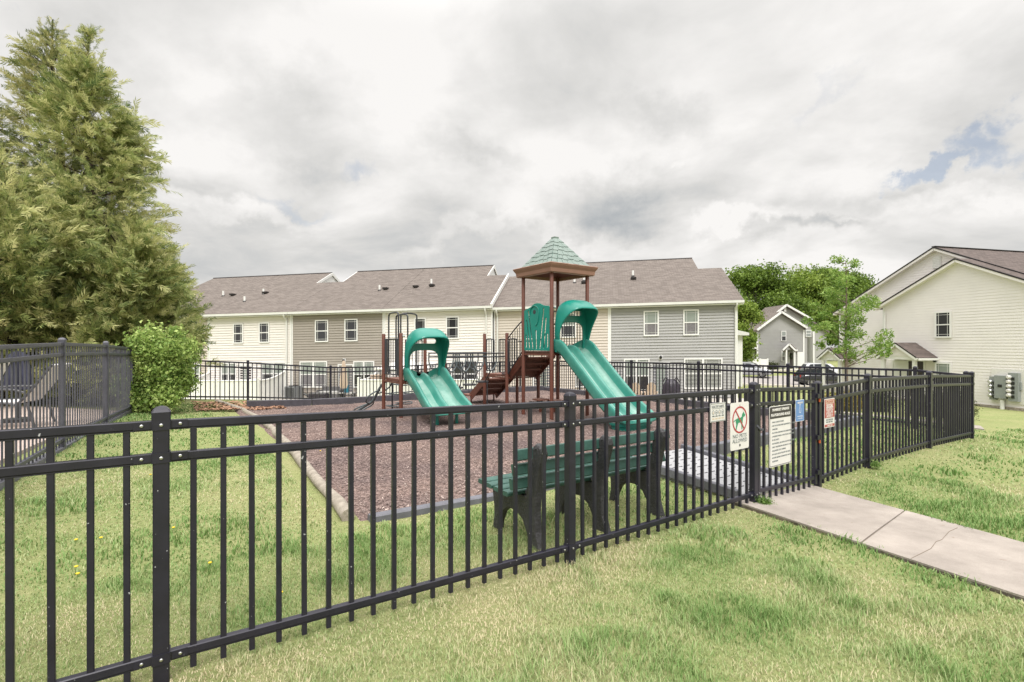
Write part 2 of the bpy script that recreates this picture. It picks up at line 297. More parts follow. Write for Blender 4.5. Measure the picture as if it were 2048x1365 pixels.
M = dict(
 fence=mat('black_powder_coat', (.018, .0165, .028), .33, var=.25, vscale=9, speck=((.42, .42, .44), 48, .727)),
 fence_grey=mat('weathered_grey_powder_coat', (.075, .075, .095), .45, var=.2, vscale=5),
 screw=mat('zinc_screw', (.62, .62, .62), .35, 1),
 brown=mat('brown_coated_steel', (.125, .042, .027), .42, var=.12, vscale=3),
 skirt=mat('brown_plastic', (.27, .145, .105), .5, var=.1, vscale=4),
 deck=mat('brown_vinyl_deck', (.2, .085, .06), .6, var=.15, vscale=8),
 green=mat('green_plastic', (.006, .19, .145), .3, col2=(.015, .245, .19), vscale=1.8, spec=.5),
 green_faded=mat('faded_green_plastic', (.02, .195, .15), .24, col2=(.09, .295, .24), vscale=1.6),
 green_worn=mat('worn_slide_bed', (.13, .31, .255), .26, col2=(.27, .44, .375), vscale=3.5),
 green_roof=mat('faded_green_roof_plastic', (.15, .205, .18), .5, col2=(.215, .27, .245), vscale=5),
 green_edge=mat('roof_edge_plastic', (.012, .17, .12), .4),
 play_black=mat('charcoal_pipe', (.032, .034, .04), .4, var=.15),
 play_grey=mat('slate_pipe', (.085, .105, .112), .45, var=.15),
 slat=mat('green_recycled_slat', (.04, .105, .086), .42, var=.25, vscale=7, bump=.12, bscale=60),
 bench_frame=mat('black_recycled_plastic', (.045, .044, .047), .55, var=.3, vscale=14, bump=.5, bscale=55),
 border=mat('grey_plastic_timber', (.13, .13, .15), .6, var=.22, vscale=7),
 border_dark=mat('dark_plastic_timber', (.07, .066, .078), .6, var=.25, vscale=7),
 ramp=mat('grey_ramp_plastic', (.33, .33, .34), .6, var=.08, vscale=6),
 log=mat('weathered_timber', (.39, .345, .285), .9, col2=(.21, .18, .145), vscale=9, bump=.6, bscale=25),
 concrete=mat('concrete_path', (.25, .218, .19), .9, col2=(.40, .352, .31), vscale=2.4, bump=.45, bscale=90, detail=10, speck=((.26, .21, .17), 16, .72)),
 joint=mat('path_joint', (.19, .155, .12), .95),
 patio=mat('pool_patio', (.47, .38, .335), .9, var=.1, vscale=3, bump=.2),
 asphalt=mat('road', (.30, .275, .26), .9, var=.12, vscale=2),
 kerb=mat('kerb_concrete', (.5, .46, .41), .9, var=.1, vscale=3),
 white=mat('white_trim', (.74, .735, .72), .5, var=.04, vscale=2),
 vinyl=mat('white_vinyl_fence', (.80, .795, .775), .45, var=.03, vscale=2),
 gutter=mat('white_gutter', (.66, .66, .63), .45, var=.05, vscale=1),
 s_grey=mat('grey_siding', (.35, .345, .34), .6, var=.05, vscale=1.2),
 s_beige=mat('beige_siding', (.56, .50, .44), .6, var=.04, vscale=1.2),
 s_cream=mat('cream_siding', (.72, .685, .65), .6, var=.04, vscale=1.2),
 s_taupe=mat('taupe_siding', (.32, .285, .25), .6, var=.05, vscale=1.2),
 s_cream2=mat('pale_cream_siding', (.77, .735, .72), .6, var=.03, vscale=1.2),
 shingle=mat_shingle('brown_shingles', (.132, .11, .097), (.212, .18, .16), (.17, .15, .137)),
 shingle2=mat_shingle('dark_brown_shingles', (.095, .075, .067), (.155, .122, .11), (.115, .1, .096)),
 rake=mat('dark_drip_edge', (.018, .014, .014), .5),
 glass=mat('window_glass', (.03, .03, .034), .06, spec=.6),
 glass_blind=mat('window_with_blind', (.24, .27, .245), .25, spec=.5, var=.08, vscale=3),
 blind=mat('blind_slats', (.52, .53, .50), .6),
 curtain=mat('grey_curtain', (.17, .16, .17), .8, var=.2, vscale=12),
 muntin=mat('muntin', (.55, .55, .54), .5),
 door_dark=mat('dark_door', (.045, .035, .035), .45),
 door_grey=mat('grey_door', (.17, .17, .19), .45),
 lamp=mat('black_lantern', (.015, .015, .015), .4),
 metal=mat('grey_meter_metal', (.25, .27, .265), .5, var=.05),
 meter_glass=mat('meter_dome', (.6, .58, .56), .15),
 ac=mat('ac_metal', (.2, .21, .22), .5), dark=mat('dark_opening', (.012, .012, .013), .7),
 bark=mat('bark', (.16, .12, .095), .9, var=.3, vscale=14, bump=.6, bscale=30),
 bark_dark=mat('dark_bark', (.085, .065, .055), .9, var=.3, vscale=10, bump=.5),
 sling=mat('white_sling', (.78, .75, .74), .8, var=.1, vscale=30), frame=mat('lounger_frame', (.06, .06, .065), .4),
 navy=mat('navy_canvas', (.03, .032, .06), .8, var=.3, vscale=8),
 canvas=mat('white_canvas', (.72, .70, .67), .8), beige_canvas=mat('beige_canvas', (.50, .40, .32), .8),
 wicker=mat('grey_wicker', (.11, .105, .11), .8, var=.3, vscale=40), cushion=mat('grey_cushion', (.45, .44, .42), .9),
 black_cover=mat('black_cover', (.028, .022, .034), .42, var=.35, vscale=9, bump=.8, bscale=9),
 blue=mat('blue_bin', (.05, .28, .42), .5), wood=mat('pale_wood', (.52, .40, .31), .7, var=.12, vscale=10),
 sign_white=mat('sign_white', (.70, .685, .655), .45, var=.04, vscale=12), sign_black=mat('sign_black', (.05, .045, .045), .5),
 sign_red=mat('sign_red', (.40, .045, .05), .5), sign_red2=mat('sign_soft_red', (.42, .10, .085), .5), sign_green=mat('sign_green', (.035, .25, .125), .5),
 sign_blue=mat('sign_blue', (.13, .25, .50), .5), sign_grey=mat('sign_grey', (.22, .24, .24), .6), sign_tan=mat('sign_tan', (.6, .5, .38), .6), sign_pale=mat('sign_pale_ink', (.62, .68, .76), .6),
 car_black=mat('black_car_paint', (.012, .013, .016), .15, coat=1), car_white=mat('white_car_paint', (.65, .66, .67), .2, coat=1), car_silver=mat('silver_car_paint', (.42, .43, .45), .25, .4, coat=1),
 car_glass=mat('car_glass', (.02, .025, .03), .05), tyre=mat('tyre', (.012, .012, .012), .8), rim=mat('alloy_rim', (.5, .5, .52), .3, 1), red_lamp=mat('red_lamp', (.35, .015, .012), .2), clear_lamp=mat('clear_lamp', (.6, .62, .64), .1),
 ground=mat_ground('lawn'), blades=mat_blades('grass_blades', 1.12), mulch=mat_mulch('wood_mulch'),
 chip=mat('mulch_chip', (.19, .142, .127), .9, island=.45), chip_pale=mat('pale_chip', (.46, .37, .325), .9, island=.3), straw=mat('pine_straw', (.34, .19, .12), .95, island=.4),
 yellow=mat('dandelion_yellow', (.75, .5, .02), .7), stem=mat('stem_green', (.12, .2, .05), .7), orange=mat('orange_tag', (.6, .12, .03), .5),
 conifer=mat_leaf('conifer_spray', (.085, .135, .045), (.31, .36, .12), (.62, .605, .29), .38, .5),
 conifer_dark=mat_leaf('conifer_spray_dark', (.065, .10, .04), (.235, .265, .095), (.52, .49, .22), .34, .6),
 shrub=mat_leaf('shrub_leaf', (.13, .22, .055), (.28, .41, .095), (.47, .57, .19), .3, 1.8),
 broad=mat_leaf('broad_leaf', (.06, .105, .016), (.125, .20, .03), (.20, .29, .05), .28, .25),
 broad_pale=mat_leaf('pale_broad_leaf', (.10, .17, .025), (.19, .28, .04), (.28, .36, .07), .28, .3),
 maple=mat_leaf('maple_leaf', (.10, .19, .03), (.19, .32, .06), (.33, .44, .12), .32, 1.0),
 box=mat_leaf('dark_hedge_leaf', (.02, .035, .012), (.045, .06, .02), (.09, .10, .035), .15, 2), weed=mat_leaf('weed_leaf', (.08, .16, .03), (.14, .25, .05), (.2, .32, .08), .25, 4),
 yellow_shrub=mat_leaf('yellow_shrub_leaf', (.12, .13, .02), (.25, .20, .04), (.36, .26, .06), .25, 2),
)

# ------------------------------------------------------------------ objects and mesh helpers
def empty(name, loc):
    o = bpy.data.objects.new(name, None); o.empty_display_size = .2; o.location = loc; C.objects.link(o); return o
def tag(o, label=None, cat=None, group=None, kind=None):
    if label: o['label'] = label
    if cat: o['category'] = cat
    if group: o['group'] = group
    if kind: o['kind'] = kind
    return o
def thing(name, loc, label, cat, group=None): return tag(empty(name, loc), label, cat, group)
def origin(o):
    p = Vector((0, 0, 0))
    while o is not None: p = p + o.location; o = o.parent
    return p

class MB:
    """Gathers shapes in world coordinates; build() links them as ONE mesh object under its parent."""
    def __init__(s): s.v = []; s.f = []; s.uv = None
    def add(s, vs, fs):
        n = len(s.v); s.v += [Vector(p) for p in vs]; s.f += [tuple(i + n for i in f) for f in fs]; return s
    def box(s, c, size, ax=None, ch=0):
        """c centre, size along the axes ax (three vectors); ch chamfers the edges parallel to the third axis."""
        X, Y, Z = ax or (Vector((1, 0, 0)), Vector((0, 1, 0)), Vector((0, 0, 1)))
        c = Vector(c); hx, hy, hz = size[0] / 2, size[1] / 2, size[2] / 2
        if ch: pts = [(hx, -hy + ch), (hx, hy - ch), (hx - ch, hy), (-hx + ch, hy), (-hx, hy - ch), (-hx, -hy + ch), (-hx + ch, -hy), (hx - ch, -hy)]
        else: pts = [(-hx, -hy), (hx, -hy), (hx, hy), (-hx, hy)]
        n = len(pts)
        vs = [c + X * a + Y * b - Z * hz for a, b in pts] + [c + X * a + Y * b + Z * hz for a, b in pts]
        fs = [tuple(range(n - 1, -1, -1)), tuple(range(n, 2 * n))] + [(i, (i + 1) % n, n + (i + 1) % n, n + i) for i in range(n)]
        return s.add(vs, fs)
    def bar(s, p, q, w, h, up=Vector((0, 0, 1)), ch=0):
        p, q = Vector(p), Vector(q); Z = (q - p); ln = Z.length; Z.normalize()
        X = Z.cross(up)
        if X.length < 1e-5: X = Z.cross(Vector((0, 1, 0)))
        X.normalize(); Y = X.cross(Z).normalized()
        return s.box((p + q) / 2, (w, h, ln), (X, Y, Z), ch)
    def tube(s, path, r, n=8, closed=False, cap=True):
        P = [Vector(p) for p in path]; m = len(P); rr = r if isinstance(r, (list, tuple)) else [r] * m
        t0 = (P[1] - P[0]).normalized(); ref = Vector((0, 0, 1)) if abs(t0.z) < .9 else Vector((1, 0, 0))
        X = t0.cross(ref).normalized(); vs = []; fs = []
        for i in range(m):
            a = P[(i - 1) % m] if (closed or i > 0) else P[i]; b = P[(i + 1) % m] if (closed or i < m - 1) else P[i]
            t = (b - a).normalized(); X = (X - t * X.dot(t)); X = X.normalized() if X.length > 1e-6 else t.orthogonal().normalized(); Y = t.cross(X)
            vs += [P[i] + X * (rr[i] * math.cos(2 * math.pi * j / n)) + Y * (rr[i] * math.sin(2 * math.pi * j / n)) for j in range(n)]
        for i in range(m if closed else m - 1):
            i2 = (i + 1) % m
            fs += [(i * n + j, i * n + (j + 1) % n, i2 * n + (j + 1) % n, i2 * n + j) for j in range(n)]
        if cap and not closed: fs += [tuple(range(n - 1, -1, -1)), tuple(range((m - 1) * n, m * n))]
        return s.add(vs, fs)
    def cyl(s, c, r, h, n=16, r2=None): c = Vector(c); return s.tube([c, c + Vector((0, 0, h))], [r, r if r2 is None else r2], n)
    def loft(s, rings, closed=True, caps=True):
        n = len(rings[0]); vs = [p for r in rings for p in r]; fs = []
        for i in range(len(rings) - 1):
            for j in range(n if closed else n - 1):
                k = (j + 1) % n; fs.append((i * n + j, i * n + k, (i + 1) * n + k, (i + 1) * n + j))
        if caps and closed: fs += [tuple(range(n - 1, -1, -1)), tuple(range((len(rings) - 1) * n, len(rings) * n))]
        return s.add(vs, fs)
    def prism(s, poly, off):
        off = Vector(off); n = len(poly); P = [Vector(p) for p in poly]
        return s.add(P + [p + off for p in P], [tuple(range(n - 1, -1, -1)), tuple(range(n, 2 * n))] + [(i, (i + 1) % n, n + (i + 1) % n, n + i) for i in range(n)])
    def ball(s, c, r, n=10, m=7, sq=(1, 1, 1)):
        c = Vector(c); rings = []
        for i in range(1, m):
            a = math.pi * i / m
            rings.append([c + Vector((r * sq[0] * math.sin(a) * math.cos(2 * math.pi * j / n), r * sq[1] * math.sin(a) * math.sin(2 * math.pi * j / n), -r * sq[2] * math.cos(a))) for j in range(n)])
        return s.loft(rings)
    def build(s, name, m, parent=None, smooth=False, loc=None, local=False):
        o0 = Vector((0, 0, 0)) if local else (origin(parent) if parent else Vector(loc or (0, 0, 0)))
        me = bpy.data.meshes.new(name); me.from_pydata([p - o0 for p in s.v], [], s.f)
        bm = bmesh.new(); bm.from_mesh(me); bmesh.ops.recalc_face_normals(bm, faces=bm.faces); bm.to_mesh(me); bm.free()
        o = bpy.data.objects.new(name, me); C.objects.link(o)
        if parent: o.parent = parent
        elif loc is not None: o.location = loc
        me.materials.append(M[m] if isinstance(m, str) else m)
        if smooth:
            me.polygons.foreach_set('use_smooth', [True] * len(me.polygons))
            try: me.set_sharp_from_angle(angle=R(40))
            except Exception: pass
        if s.uv: s.uv(me, o0)
        return o

def inst(src, parent, loc):                  # a copy that shares its mesh
    o = src.copy(); C.objects.link(o); o.parent = parent; o.location = loc; return o

def raw_mesh(name, verts, faces, m, parent=None, loc=(0, 0, 0), smooth=False, attr=None):
    verts = np.asarray(verts, np.float32).reshape(-1, 3); faces = np.asarray(faces, np.int32)
    me = bpy.data.meshes.new(name); k = faces.shape[1]
    me.vertices.add(len(verts)); me.vertices.foreach_set('co', (verts - np.array(loc, np.float32)).ravel())
    me.loops.add(faces.size); me.loops.foreach_set('vertex_index', faces.ravel())
    me.polygons.add(len(faces)); me.polygons.foreach_set('loop_start', np.arange(0, faces.size, k, dtype=np.int32))
    if smooth: me.polygons.foreach_set('use_smooth', np.ones(len(faces), bool))
    me.update(calc_edges=True)
    if attr is not None:
        a = me.attributes.new('dry', 'FLOAT', 'POINT'); a.data.foreach_set('value', np.asarray(attr, np.float32).ravel())
    me.materials.append(M[m] if isinstance(m, str) else m)
    o = bpy.data.objects.new(name, me); C.objects.link(o)
    if parent: o.parent = parent
    else: o.location = loc
    return o

def filled(loops, thick, bevel=0):           # flat outline with holes -> solid, in its own x/y plane, centred on z
    cu = bpy.data.curves.new('outline', 'CURVE'); cu.dimensions = '2D'; cu.fill_mode = 'BOTH'; cu.extrude = max(thick / 2 - bevel, .0005); cu.bevel_depth = bevel; cu.bevel_resolution = 1
    for lp in loops:
        sp = cu.splines.new('POLY'); sp.points.add(len(lp) - 1); sp.use_cyclic_u = True
        for p, (x, y) in zip(sp.points, lp): p.co = (x, y, 0, 1)
    return curve_mesh(cu)
def curve_mesh(cu):
    o = bpy.data.objects.new('outline', cu); C.objects.link(o)
    dg = bpy.context.evaluated_depsgraph_get(); me = bpy.data.meshes.new_from_object(o.evaluated_get(dg))
    vs = [v.co.copy() for v in me.vertices]; fs = [tuple(p.vertices) for p in me.polygons]
    bpy.data.objects.remove(o); bpy.data.curves.remove(cu); bpy.data.meshes.remove(me)
    return vs, fs
def placed(mesh, O, X, Y, Z): return [O + X * v.x + Y * v.y + Z * v.z for v in mesh[0]], mesh[1]
def text(st, size, width=None, bold=0.0, line=1.0, align='CENTER', depth=.0012):
    cu = bpy.data.curves.new('lettering', 'FONT'); cu.body = st; cu.size = size; cu.align_x = align; cu.align_y = 'CENTER'; cu.extrude = depth; cu.offset = bold; cu.space_line = line; cu.resolution_u = 2
    vs, fs = curve_mesh(cu)
    if width and vs:
        x0 = min(v.x for v in vs); x1 = max(v.x for v in vs); k = width / (x1 - x0); c = (x0 + x1) / 2
        vs = [Vector(((v.x - c) * k, v.y, v.z)) for v in vs]
    return vs, fs
def arc(cx, cy, rx, ry, a0, a1, n): return [(cx + rx * math.cos(R(a0 + (a1 - a0) * i / n)), cy + ry * math.sin(R(a0 + (a1 - a0) * i / n))) for i in range(n + 1)]
def rrect(x0, y0, x1, y1, r, n=5):
    return arc(x1 - r, y1 - r, r, r, 0, 90, n) + arc(x0 + r, y1 - r, r, r, 90, 180, n) + arc(x0 + r, y0 + r, r, r, 180, 270, n) + arc(x1 - r, y0 + r, r, r, 270, 360, n)
def smooth_path(pts, n=6):                   # Catmull-Rom through the points
    P = [Vector(p) for p in pts]; o = []
    for i in range(len(P) - 1):
        a, b, c, d = P[max(i - 1, 0)], P[i], P[i + 1], P[min(i + 2, len(P) - 1)]
        for j in range(n):
            t = j / n; o.append(.5 * ((2 * b) + (c - a) * t + (2 * a - 5 * b + 4 * c - d) * t * t + (3 * b - a - 3 * c + d) * t ** 3))
    o.append(P[-1]); return o
VZ = Vector((0, 0, 1)); VU = Vector((UX, UY, 0)); VN = Vector((-UY, UX, 0)); AXF = (VU, VN, VZ)
# ------------------------------------------------------------------ setting: ground, mulch, paths, road
def axis(fine0, fine1, step, far, growth):
    v = list(np.arange(fine0, fine1 + 1e-6, step)); st = step
    while v[-1] < far: st *= growth; v.append(v[-1] + st)
    st = step
    while v[0] > -far: st *= growth; v.insert(0, v[0] - st)
    return np.array(v)
gx = axis(-10, 16, .3, 420, 1.07); gy = axis(-1, 22, .3, 420, 1.07)
GX, GY = np.meshgrid(gx, gy); GP = np.stack([GX.ravel(), GY.ravel()], 1); GZ = gzs(GP)
_near = np.exp(-((GP ** 2).sum(1)) / 900)
GZ = GZ + (vnoise(GP, .9, 3) - .5) * .035 * _near - .012
ids = np.arange(len(gx) * len(gy)).reshape(len(gy), len(gx))
gf = np.stack([ids[:-1, :-1], ids[:-1, 1:], ids[1:, 1:], ids[1:, :-1]], -1).reshape(-1, 4)
tag(raw_mesh('ground', np.c_[GP, GZ], gf, 'ground', smooth=True), kind='structure')

def drape(name, m, quad, nu, nv, dz, skirt=.12, kind='structure', fn=None):
    """A sheet over the ground between four corners (x, y), with sides going down."""
    q = [Vector((*p[:2], 0)) for p in quad]; vs = []; fs = []
    for j in range(nv + 1):
        for i in range(nu + 1):
            u, v = i / nu, j / nv; p = q[0].lerp(q[1], u).lerp(q[3].lerp(q[2], u), v); vs.append(p)
    z = gzs([(p.x, p.y) for p in vs])
    for p, h in zip(vs, z): p.z = h + dz + (fn(p) if fn else 0)
    I = lambda i, j: j * (nu + 1) + i
    for j in range(nv):
        for i in range(nu): fs.append((I(i, j), I(i + 1, j), I(i + 1, j + 1), I(i, j + 1)))
    rim = [I(i, 0) for i in range(nu + 1)] + [I(nu, j) for j in range(1, nv + 1)] + [I(i, nv) for i in range(nu - 1, -1, -1)] + [I(0, j) for j in range(nv - 1, 0, -1)]
    b = len(vs); vs += [vs[i] - Vector((0, 0, skirt)) for i in rim]; n = len(rim)
    for t in range(n): fs.append((rim[t], b + t, b + (t + 1) % n, rim[(t + 1) % n]))
    o = MB().add(vs, fs).build(name, m, smooth=True); return tag(o, kind=kind)

# wood mulch inside the borders
na, nb = 110, 112; A_, B_ = np.meshgrid(np.linspace(1.42, 11.72, na), np.linspace(4.47, 14.84, nb))
MP = np.stack([A_.ravel() * UX - B_.ravel() * UY, A_.ravel() * UY + B_.ravel() * UX], 1)
MZ = gzs(MP) + .012 + (vnoise(MP, 1.1, 5) - .35) * .07 + (vnoise(MP, 4, 6) - .5) * .025
for a, b, r, d in ((4.8, 8.95, .55, .10), (7.6, 6.4, .7, .12), (7.5, 9.2, .6, .05), (3.9, 12.6, .5, .05)):
    p = W(a, b); MZ -= d * np.exp(-((MP[:, 0] - p.x) ** 2 + (MP[:, 1] - p.y) ** 2) / (r * r))
ids = np.arange(na * nb).reshape(nb, na); mf = np.stack([ids[:-1, :-1], ids[:-1, 1:], ids[1:, 1:], ids[1:, :-1]], -1).reshape(-1, 4)
_rim = np.minimum(np.minimum(A_.ravel() - 1.42, 11.72 - A_.ravel()), np.minimum(B_.ravel() - 4.47, 14.84 - B_.ravel())); MZ = np.where(_rim < .02, gzs(MP) - .03, MZ)
tag(raw_mesh('mulch', np.c_[MP, np.where(_rim < .02, MZ, np.maximum(MZ, gzs(MP) + .004))], mf, 'mulch', smooth=True), kind='structure')
def mulch_z(a, b): p = W(a, b); return gz(p.x, p.y) + .02

# concrete path from the gate towards the street, in slabs with open joints
pl = [Vector((2.36, 4.86, 0)), Vector((3.20, 2.98, 0))]; pr = [Vector((3.56, 5.72, 0)), Vector((4.12, 3.95, 0))]
def pline(q, t): return q[0] + (q[1] - q[0]) * t
cuts = [-.12, .48, 1.16, 1.9]
SL = []
for i in range(3):
    t0, t1 = cuts[i] + .004, cuts[i + 1] - .004
    qd = [pline(pl, t0), pline(pr, t0 + .0), pline(pr, t1), pline(pl, t1)]
    drape('sidewalk', 'concrete', qd, 8, 10, .022); SL.append(qd)
drape('sidewalk', 'joint', [pline(pl, -.12), pline(pr, -.12), pline(pr, 1.9), pline(pl, 1.9)], 6, 16, .008)
cr = [onpx(*p, .02) for p in ((1915, 1057), (1898, 1068), (1884, 1083), (1872, 1088), (1862, 1101), (1843, 1110), (1822, 1122))]
tag(MB().tube([p + VZ * .0235 for p in cr], .0022, 5).build('sidewalk_crack', 'joint'), kind='structure')
# walk on the far side of the right-hand fence, and the lane behind
drape('sidewalk', 'concrete', [W(14.2, 3.0), W(15.3, 3.3), W(15.6, 15), W(14.5, 15)], 4, 30, .02)
drape('sidewalk', 'concrete', [onpx(1502, 778), onpx(1560, 769), onpx(1700, 775), onpx(1700, 782)], 20, 6, .05, .3)
drape('road', 'asphalt', [Vector((8, 56, 0)), Vector((14, 46, 0)), Vector((52, 52, 0)), Vector((48, 61, 0))], 40, 14, .07, .4)
drape('sidewalk', 'kerb', [Vector((10, 61.6, 0)), Vector((46, 65.2, 0)), Vector((46, 66.2, 0)), Vector((10, 62.6, 0))], 30, 3, .16, .4)
drape('sidewalk', 'kerb', [Vector((14, 44.6, 0)), Vector((50, 49.6, 0)), Vector((51, 51.8, 0)), Vector((14, 45.8, 0))], 40, 3, .16, .4)
drape('patio', 'patio', [Vector((-5.35, 4.4, 0)), Vector((-8.72, 11.2, 0)), Vector((-17, 12, 0)), Vector((-17, 2.5, 0))], 14, 16, .03)
drape('patio', 'kerb', [row(-.5, -3.4, 0), row(13.9, -3.4, 0), row(13.9, -.05, 0), row(-.5, -.05, 0)], 16, 4, .03, .3)
drape('patio', 'kerb', [row(13.9, -3.4, 0), row(34, -3.4, 0), row(34, -.05, 0), row(13.9, -.05, 0)], 16, 4, .03, .3)

# loose wood chips lying on the mulch
def chips(name, m, n, amin, amax, bmin, bmax, size, kind='stuff', z=.012, seed=1):
    r = np.random.default_rng(seed); a = r.uniform(amin, amax, n); b = bmin + (bmax - bmin) * r.random(n) ** 1.5
    P = np.stack([a * UX - b * UY, a * UY + b * UX], 1)
    zz = gzs(P) + .022 + (vnoise(P, 1.1, 5) - .35) * .07 + (vnoise(P, 4, 6) - .5) * .025
    for aa, bb, rr, d in ((4.8, 8.95, .55, .10), (7.6, 6.4, .7, .12), (7.5, 9.2, .6, .05), (3.9, 12.6, .5, .05)):
        p = W(aa, bb); zz -= d * np.exp(-((P[:, 0] - p.x) ** 2 + (P[:, 1] - p.y) ** 2) / (rr * rr))
    zz = np.maximum(zz, gzs(P) + .008)
    th = r.uniform(0, 6.28, n); L = size * r.uniform(.4, 1.4, n); w = L * r.uniform(.2, .5, n); tl = r.uniform(-.35, .35, n); tw = r.uniform(-.4, .4, n)
    d = np.stack([np.cos(th) * np.cos(tl), np.sin(th) * np.cos(tl), np.sin(tl)], 1); e = np.stack([-np.sin(th), np.cos(th), tw], 1)
    c = np.c_[P, zz + z]
    V = np.stack([c - d * L[:, None] / 2 - e * w[:, None] / 2, c + d * L[:, None] / 2 - e * w[:, None] * .35, c + d * L[:, None] / 2 + e * w[:, None] * .4, c - d * L[:, None] / 2 + e * w[:, None] / 2], 1)
    return tag(raw_mesh(name, V, np.arange(n * 4).reshape(n, 4), m), kind=kind)
chips('mulch_chips', 'chip', 36000, 1.5, 11.6, 4.5, 14.6, .028, seed=2)
chips('pale_wood_chips', 'chip_pale', 3000, 1.5, 11.6, 4.5, 14.6, .026, seed=3)
chips('pine_straw', 'straw', 1500, .6, 2.6, 14.2, 16.2, .10, seed=4)

# ------------------------------------------------------------------ fences
def fence(name, label, cat, posts, m, H, rails, near=(), skip=(), group=None, pk=.0254, rail=(.036, .038), pw=.0635, n_panel=None, ends=True, spacing=.122):
    """posts: list of (x, y); panels between neighbours except the indices in skip. rails: heights above the post foot."""
    base = Vector((*posts[0], gz(*posts[0]))); t = thing(name, base, label, cat, group)
    g = [gz(*p) for p in posts]; P = [Vector((*p, z)) for p, z in zip(posts, g)]
    dirs = []
    for i in range(len(P)):
        a = P[max(i - 1, 0)]; b = P[min(i + 1, len(P) - 1)]; d = (b - a); d.z = 0; dirs.append(d.normalized())
    d0 = dirs[0]; n0 = Vector((-d0.y, d0.x, 0)); ax = (d0, n0, VZ)
    pm = None
    for i, p in enumerate(P):
        q = p
        o = MB().box(q + VZ * (H - .02 - .25) / 2 , (pw, pw, H - .02 + .25), ax, .005).build('post', m, t)
        cp = MB().loft([[q + VZ * (H + h) + d0 * x * w + n0 * y * w for x, y in ((1, -.86), (1, .86), (.86, 1), (-.86, 1), (-1, .86), (-1, -.86), (-.86, -1), (.86, -1))]
                        for w, h in ((pw / 2 + .004, -.045), (pw / 2 + .005, -.008), (pw / 2 - .002, .004), (pw / 2 - .012, .014), (.004, .019))]).build('cap', m, o)
        if near == 'all' or i in near:
            for h in rails:
                br = MB().box(q + VZ * h, (pw + .008, pw + .008, .046), ax, .004)
                for s in (-1, 1):
                    if (s < 0 and i == 0) or (s > 0 and i == len(P) - 1): continue
                    br.box(q + VZ * h + d0 * s * (pw / 2 + .034) - n0 * (rail[0] / 2 + .003), (.07, .005, .034), ax)
                br.build('bracket', m, o)
                if near == 'all': continue
                for s in (-1, 0, 1):
                    c = q + VZ * h + d0 * s * (pw / 2 + .04) - n0 * ((rail[0] / 2 + .0055) if s else pw / 2 + .004)
                    MB().tube([c, c - n0 * .004, c - n0 * .006], [.0068, .0068, .004], 10).build('screw', 'screw', o)
    for i in range(len(P) - 1):
        if i in skip: continue
        a, b = P[i], P[i + 1]; d = b - a; L = Vector((d.x, d.y, 0)).length; u = Vector((d.x, d.y, 0)) / L; nn = Vector((-u.y, u.x, 0)); sl = d.z / L
        for h in rails:
            s0, s1 = pw / 2 + .002, L - pw / 2 - .002
            p, q = a + u * s0 + VZ * (h + sl * s0), a + u * s1 + VZ * (h + sl * s1)
            mb = MB().bar(p, q, rail[0], rail[1], ch=.004)
            mb.bar(p - VZ * (rail[1] / 2 + .0035) , q - VZ * (rail[1] / 2 + .0035), rail[0] * .82, .006)
            mb.build('rail', m, t)
        npk = max(1, round(L / spacing) - 1); step = L / (npk + 1); axp = (u, nn, VZ)
        top = rails[0]; hgt = top - .015
        key = (round(hgt, 3), round(u.x, 3), m)
        for k in range(1, npk + 1):
            s = step * k; f = a + u * s + VZ * (sl * s + .015)
            if key not in PICK:
                pm_ = MB().box(Vector((0, 0, hgt / 2)), (pk, pk, hgt), axp, .003); o = pm_.build('picket', m, t, local=True); o.location = f - base; PICK[key] = o
            else: inst(PICK[key], t, f - base).rotation_euler = (random.gauss(0, .0016), random.gauss(0, .0016), random.gauss(0, .03))
    return t
PICK = {}
RL = (1.155, 1.007, .10)
FB = 2.78
nearL = [W(a, FB)[:2] for a in (-2.48, -.017, 2.444, 4.91)]
fence('iron_fence', 'black picket fence section between the camera and the green bench, left of the gate', 'fence', nearL, 'fence', 1.22, RL, near=(1, 2, 3), group='black playground fence runs')
nearR = [W(a, FB)[:2] for a in (6.29, 7.69, 10.05, 12.33)]
fence('iron_fence', 'black picket fence section running right from the gate hinges to the outer corner post', 'fence', nearR, 'fence', 1.22, RL, near='all', group='black playground fence runs')
side = [W(12.33, b)[:2] for b in (2.86, 3.63, 6.117, 8.58, 11.05, 13.5, 15.6, 17.2)]
fence('iron_fence', 'black picket fence run behind the gate, before the cars and the grey town house', 'fence', side, 'fence', 1.22, RL, near='all', group='black playground fence runs')
back = [W(a, b)[:2] for a, b in ((-2.9, 17.3), (-.4, 17.3), (2.08, 17.3), (4.55, 17.28), (7.0, 17.3), (9.76, 17.3), (12.24, 17.3))]
fence('iron_fence', 'black picket fence run along the back, before the white privacy fences', 'fence', back, 'fence', 1.22, RL, near='all', group='black playground fence runs')
pool = [(-3.73, 2.3), (-4.95, 4.6), (-6.19, 6.88), (-7.43, 9.15), (-8.62, 11.33)]
fence('iron_fence', 'taller grey picket fence at far left, between the lawn and the pool loungers', 'fence', pool, 'fence_grey', 1.5, (1.43, 1.29, .117), near='all', pw=.07, rail=(.04, .042), pk=.0165)
MB().bar(Vector((-4.5, 3.75, gz(-4.5, 3.75) + .03)), Vector((-8.7, 11.45, gz(-8.7, 11.45) + .03)), .1, .12).build('kerb_strip', 'border', None, loc=(-6.3, 6.9, .1))['kind'] = 'structure'

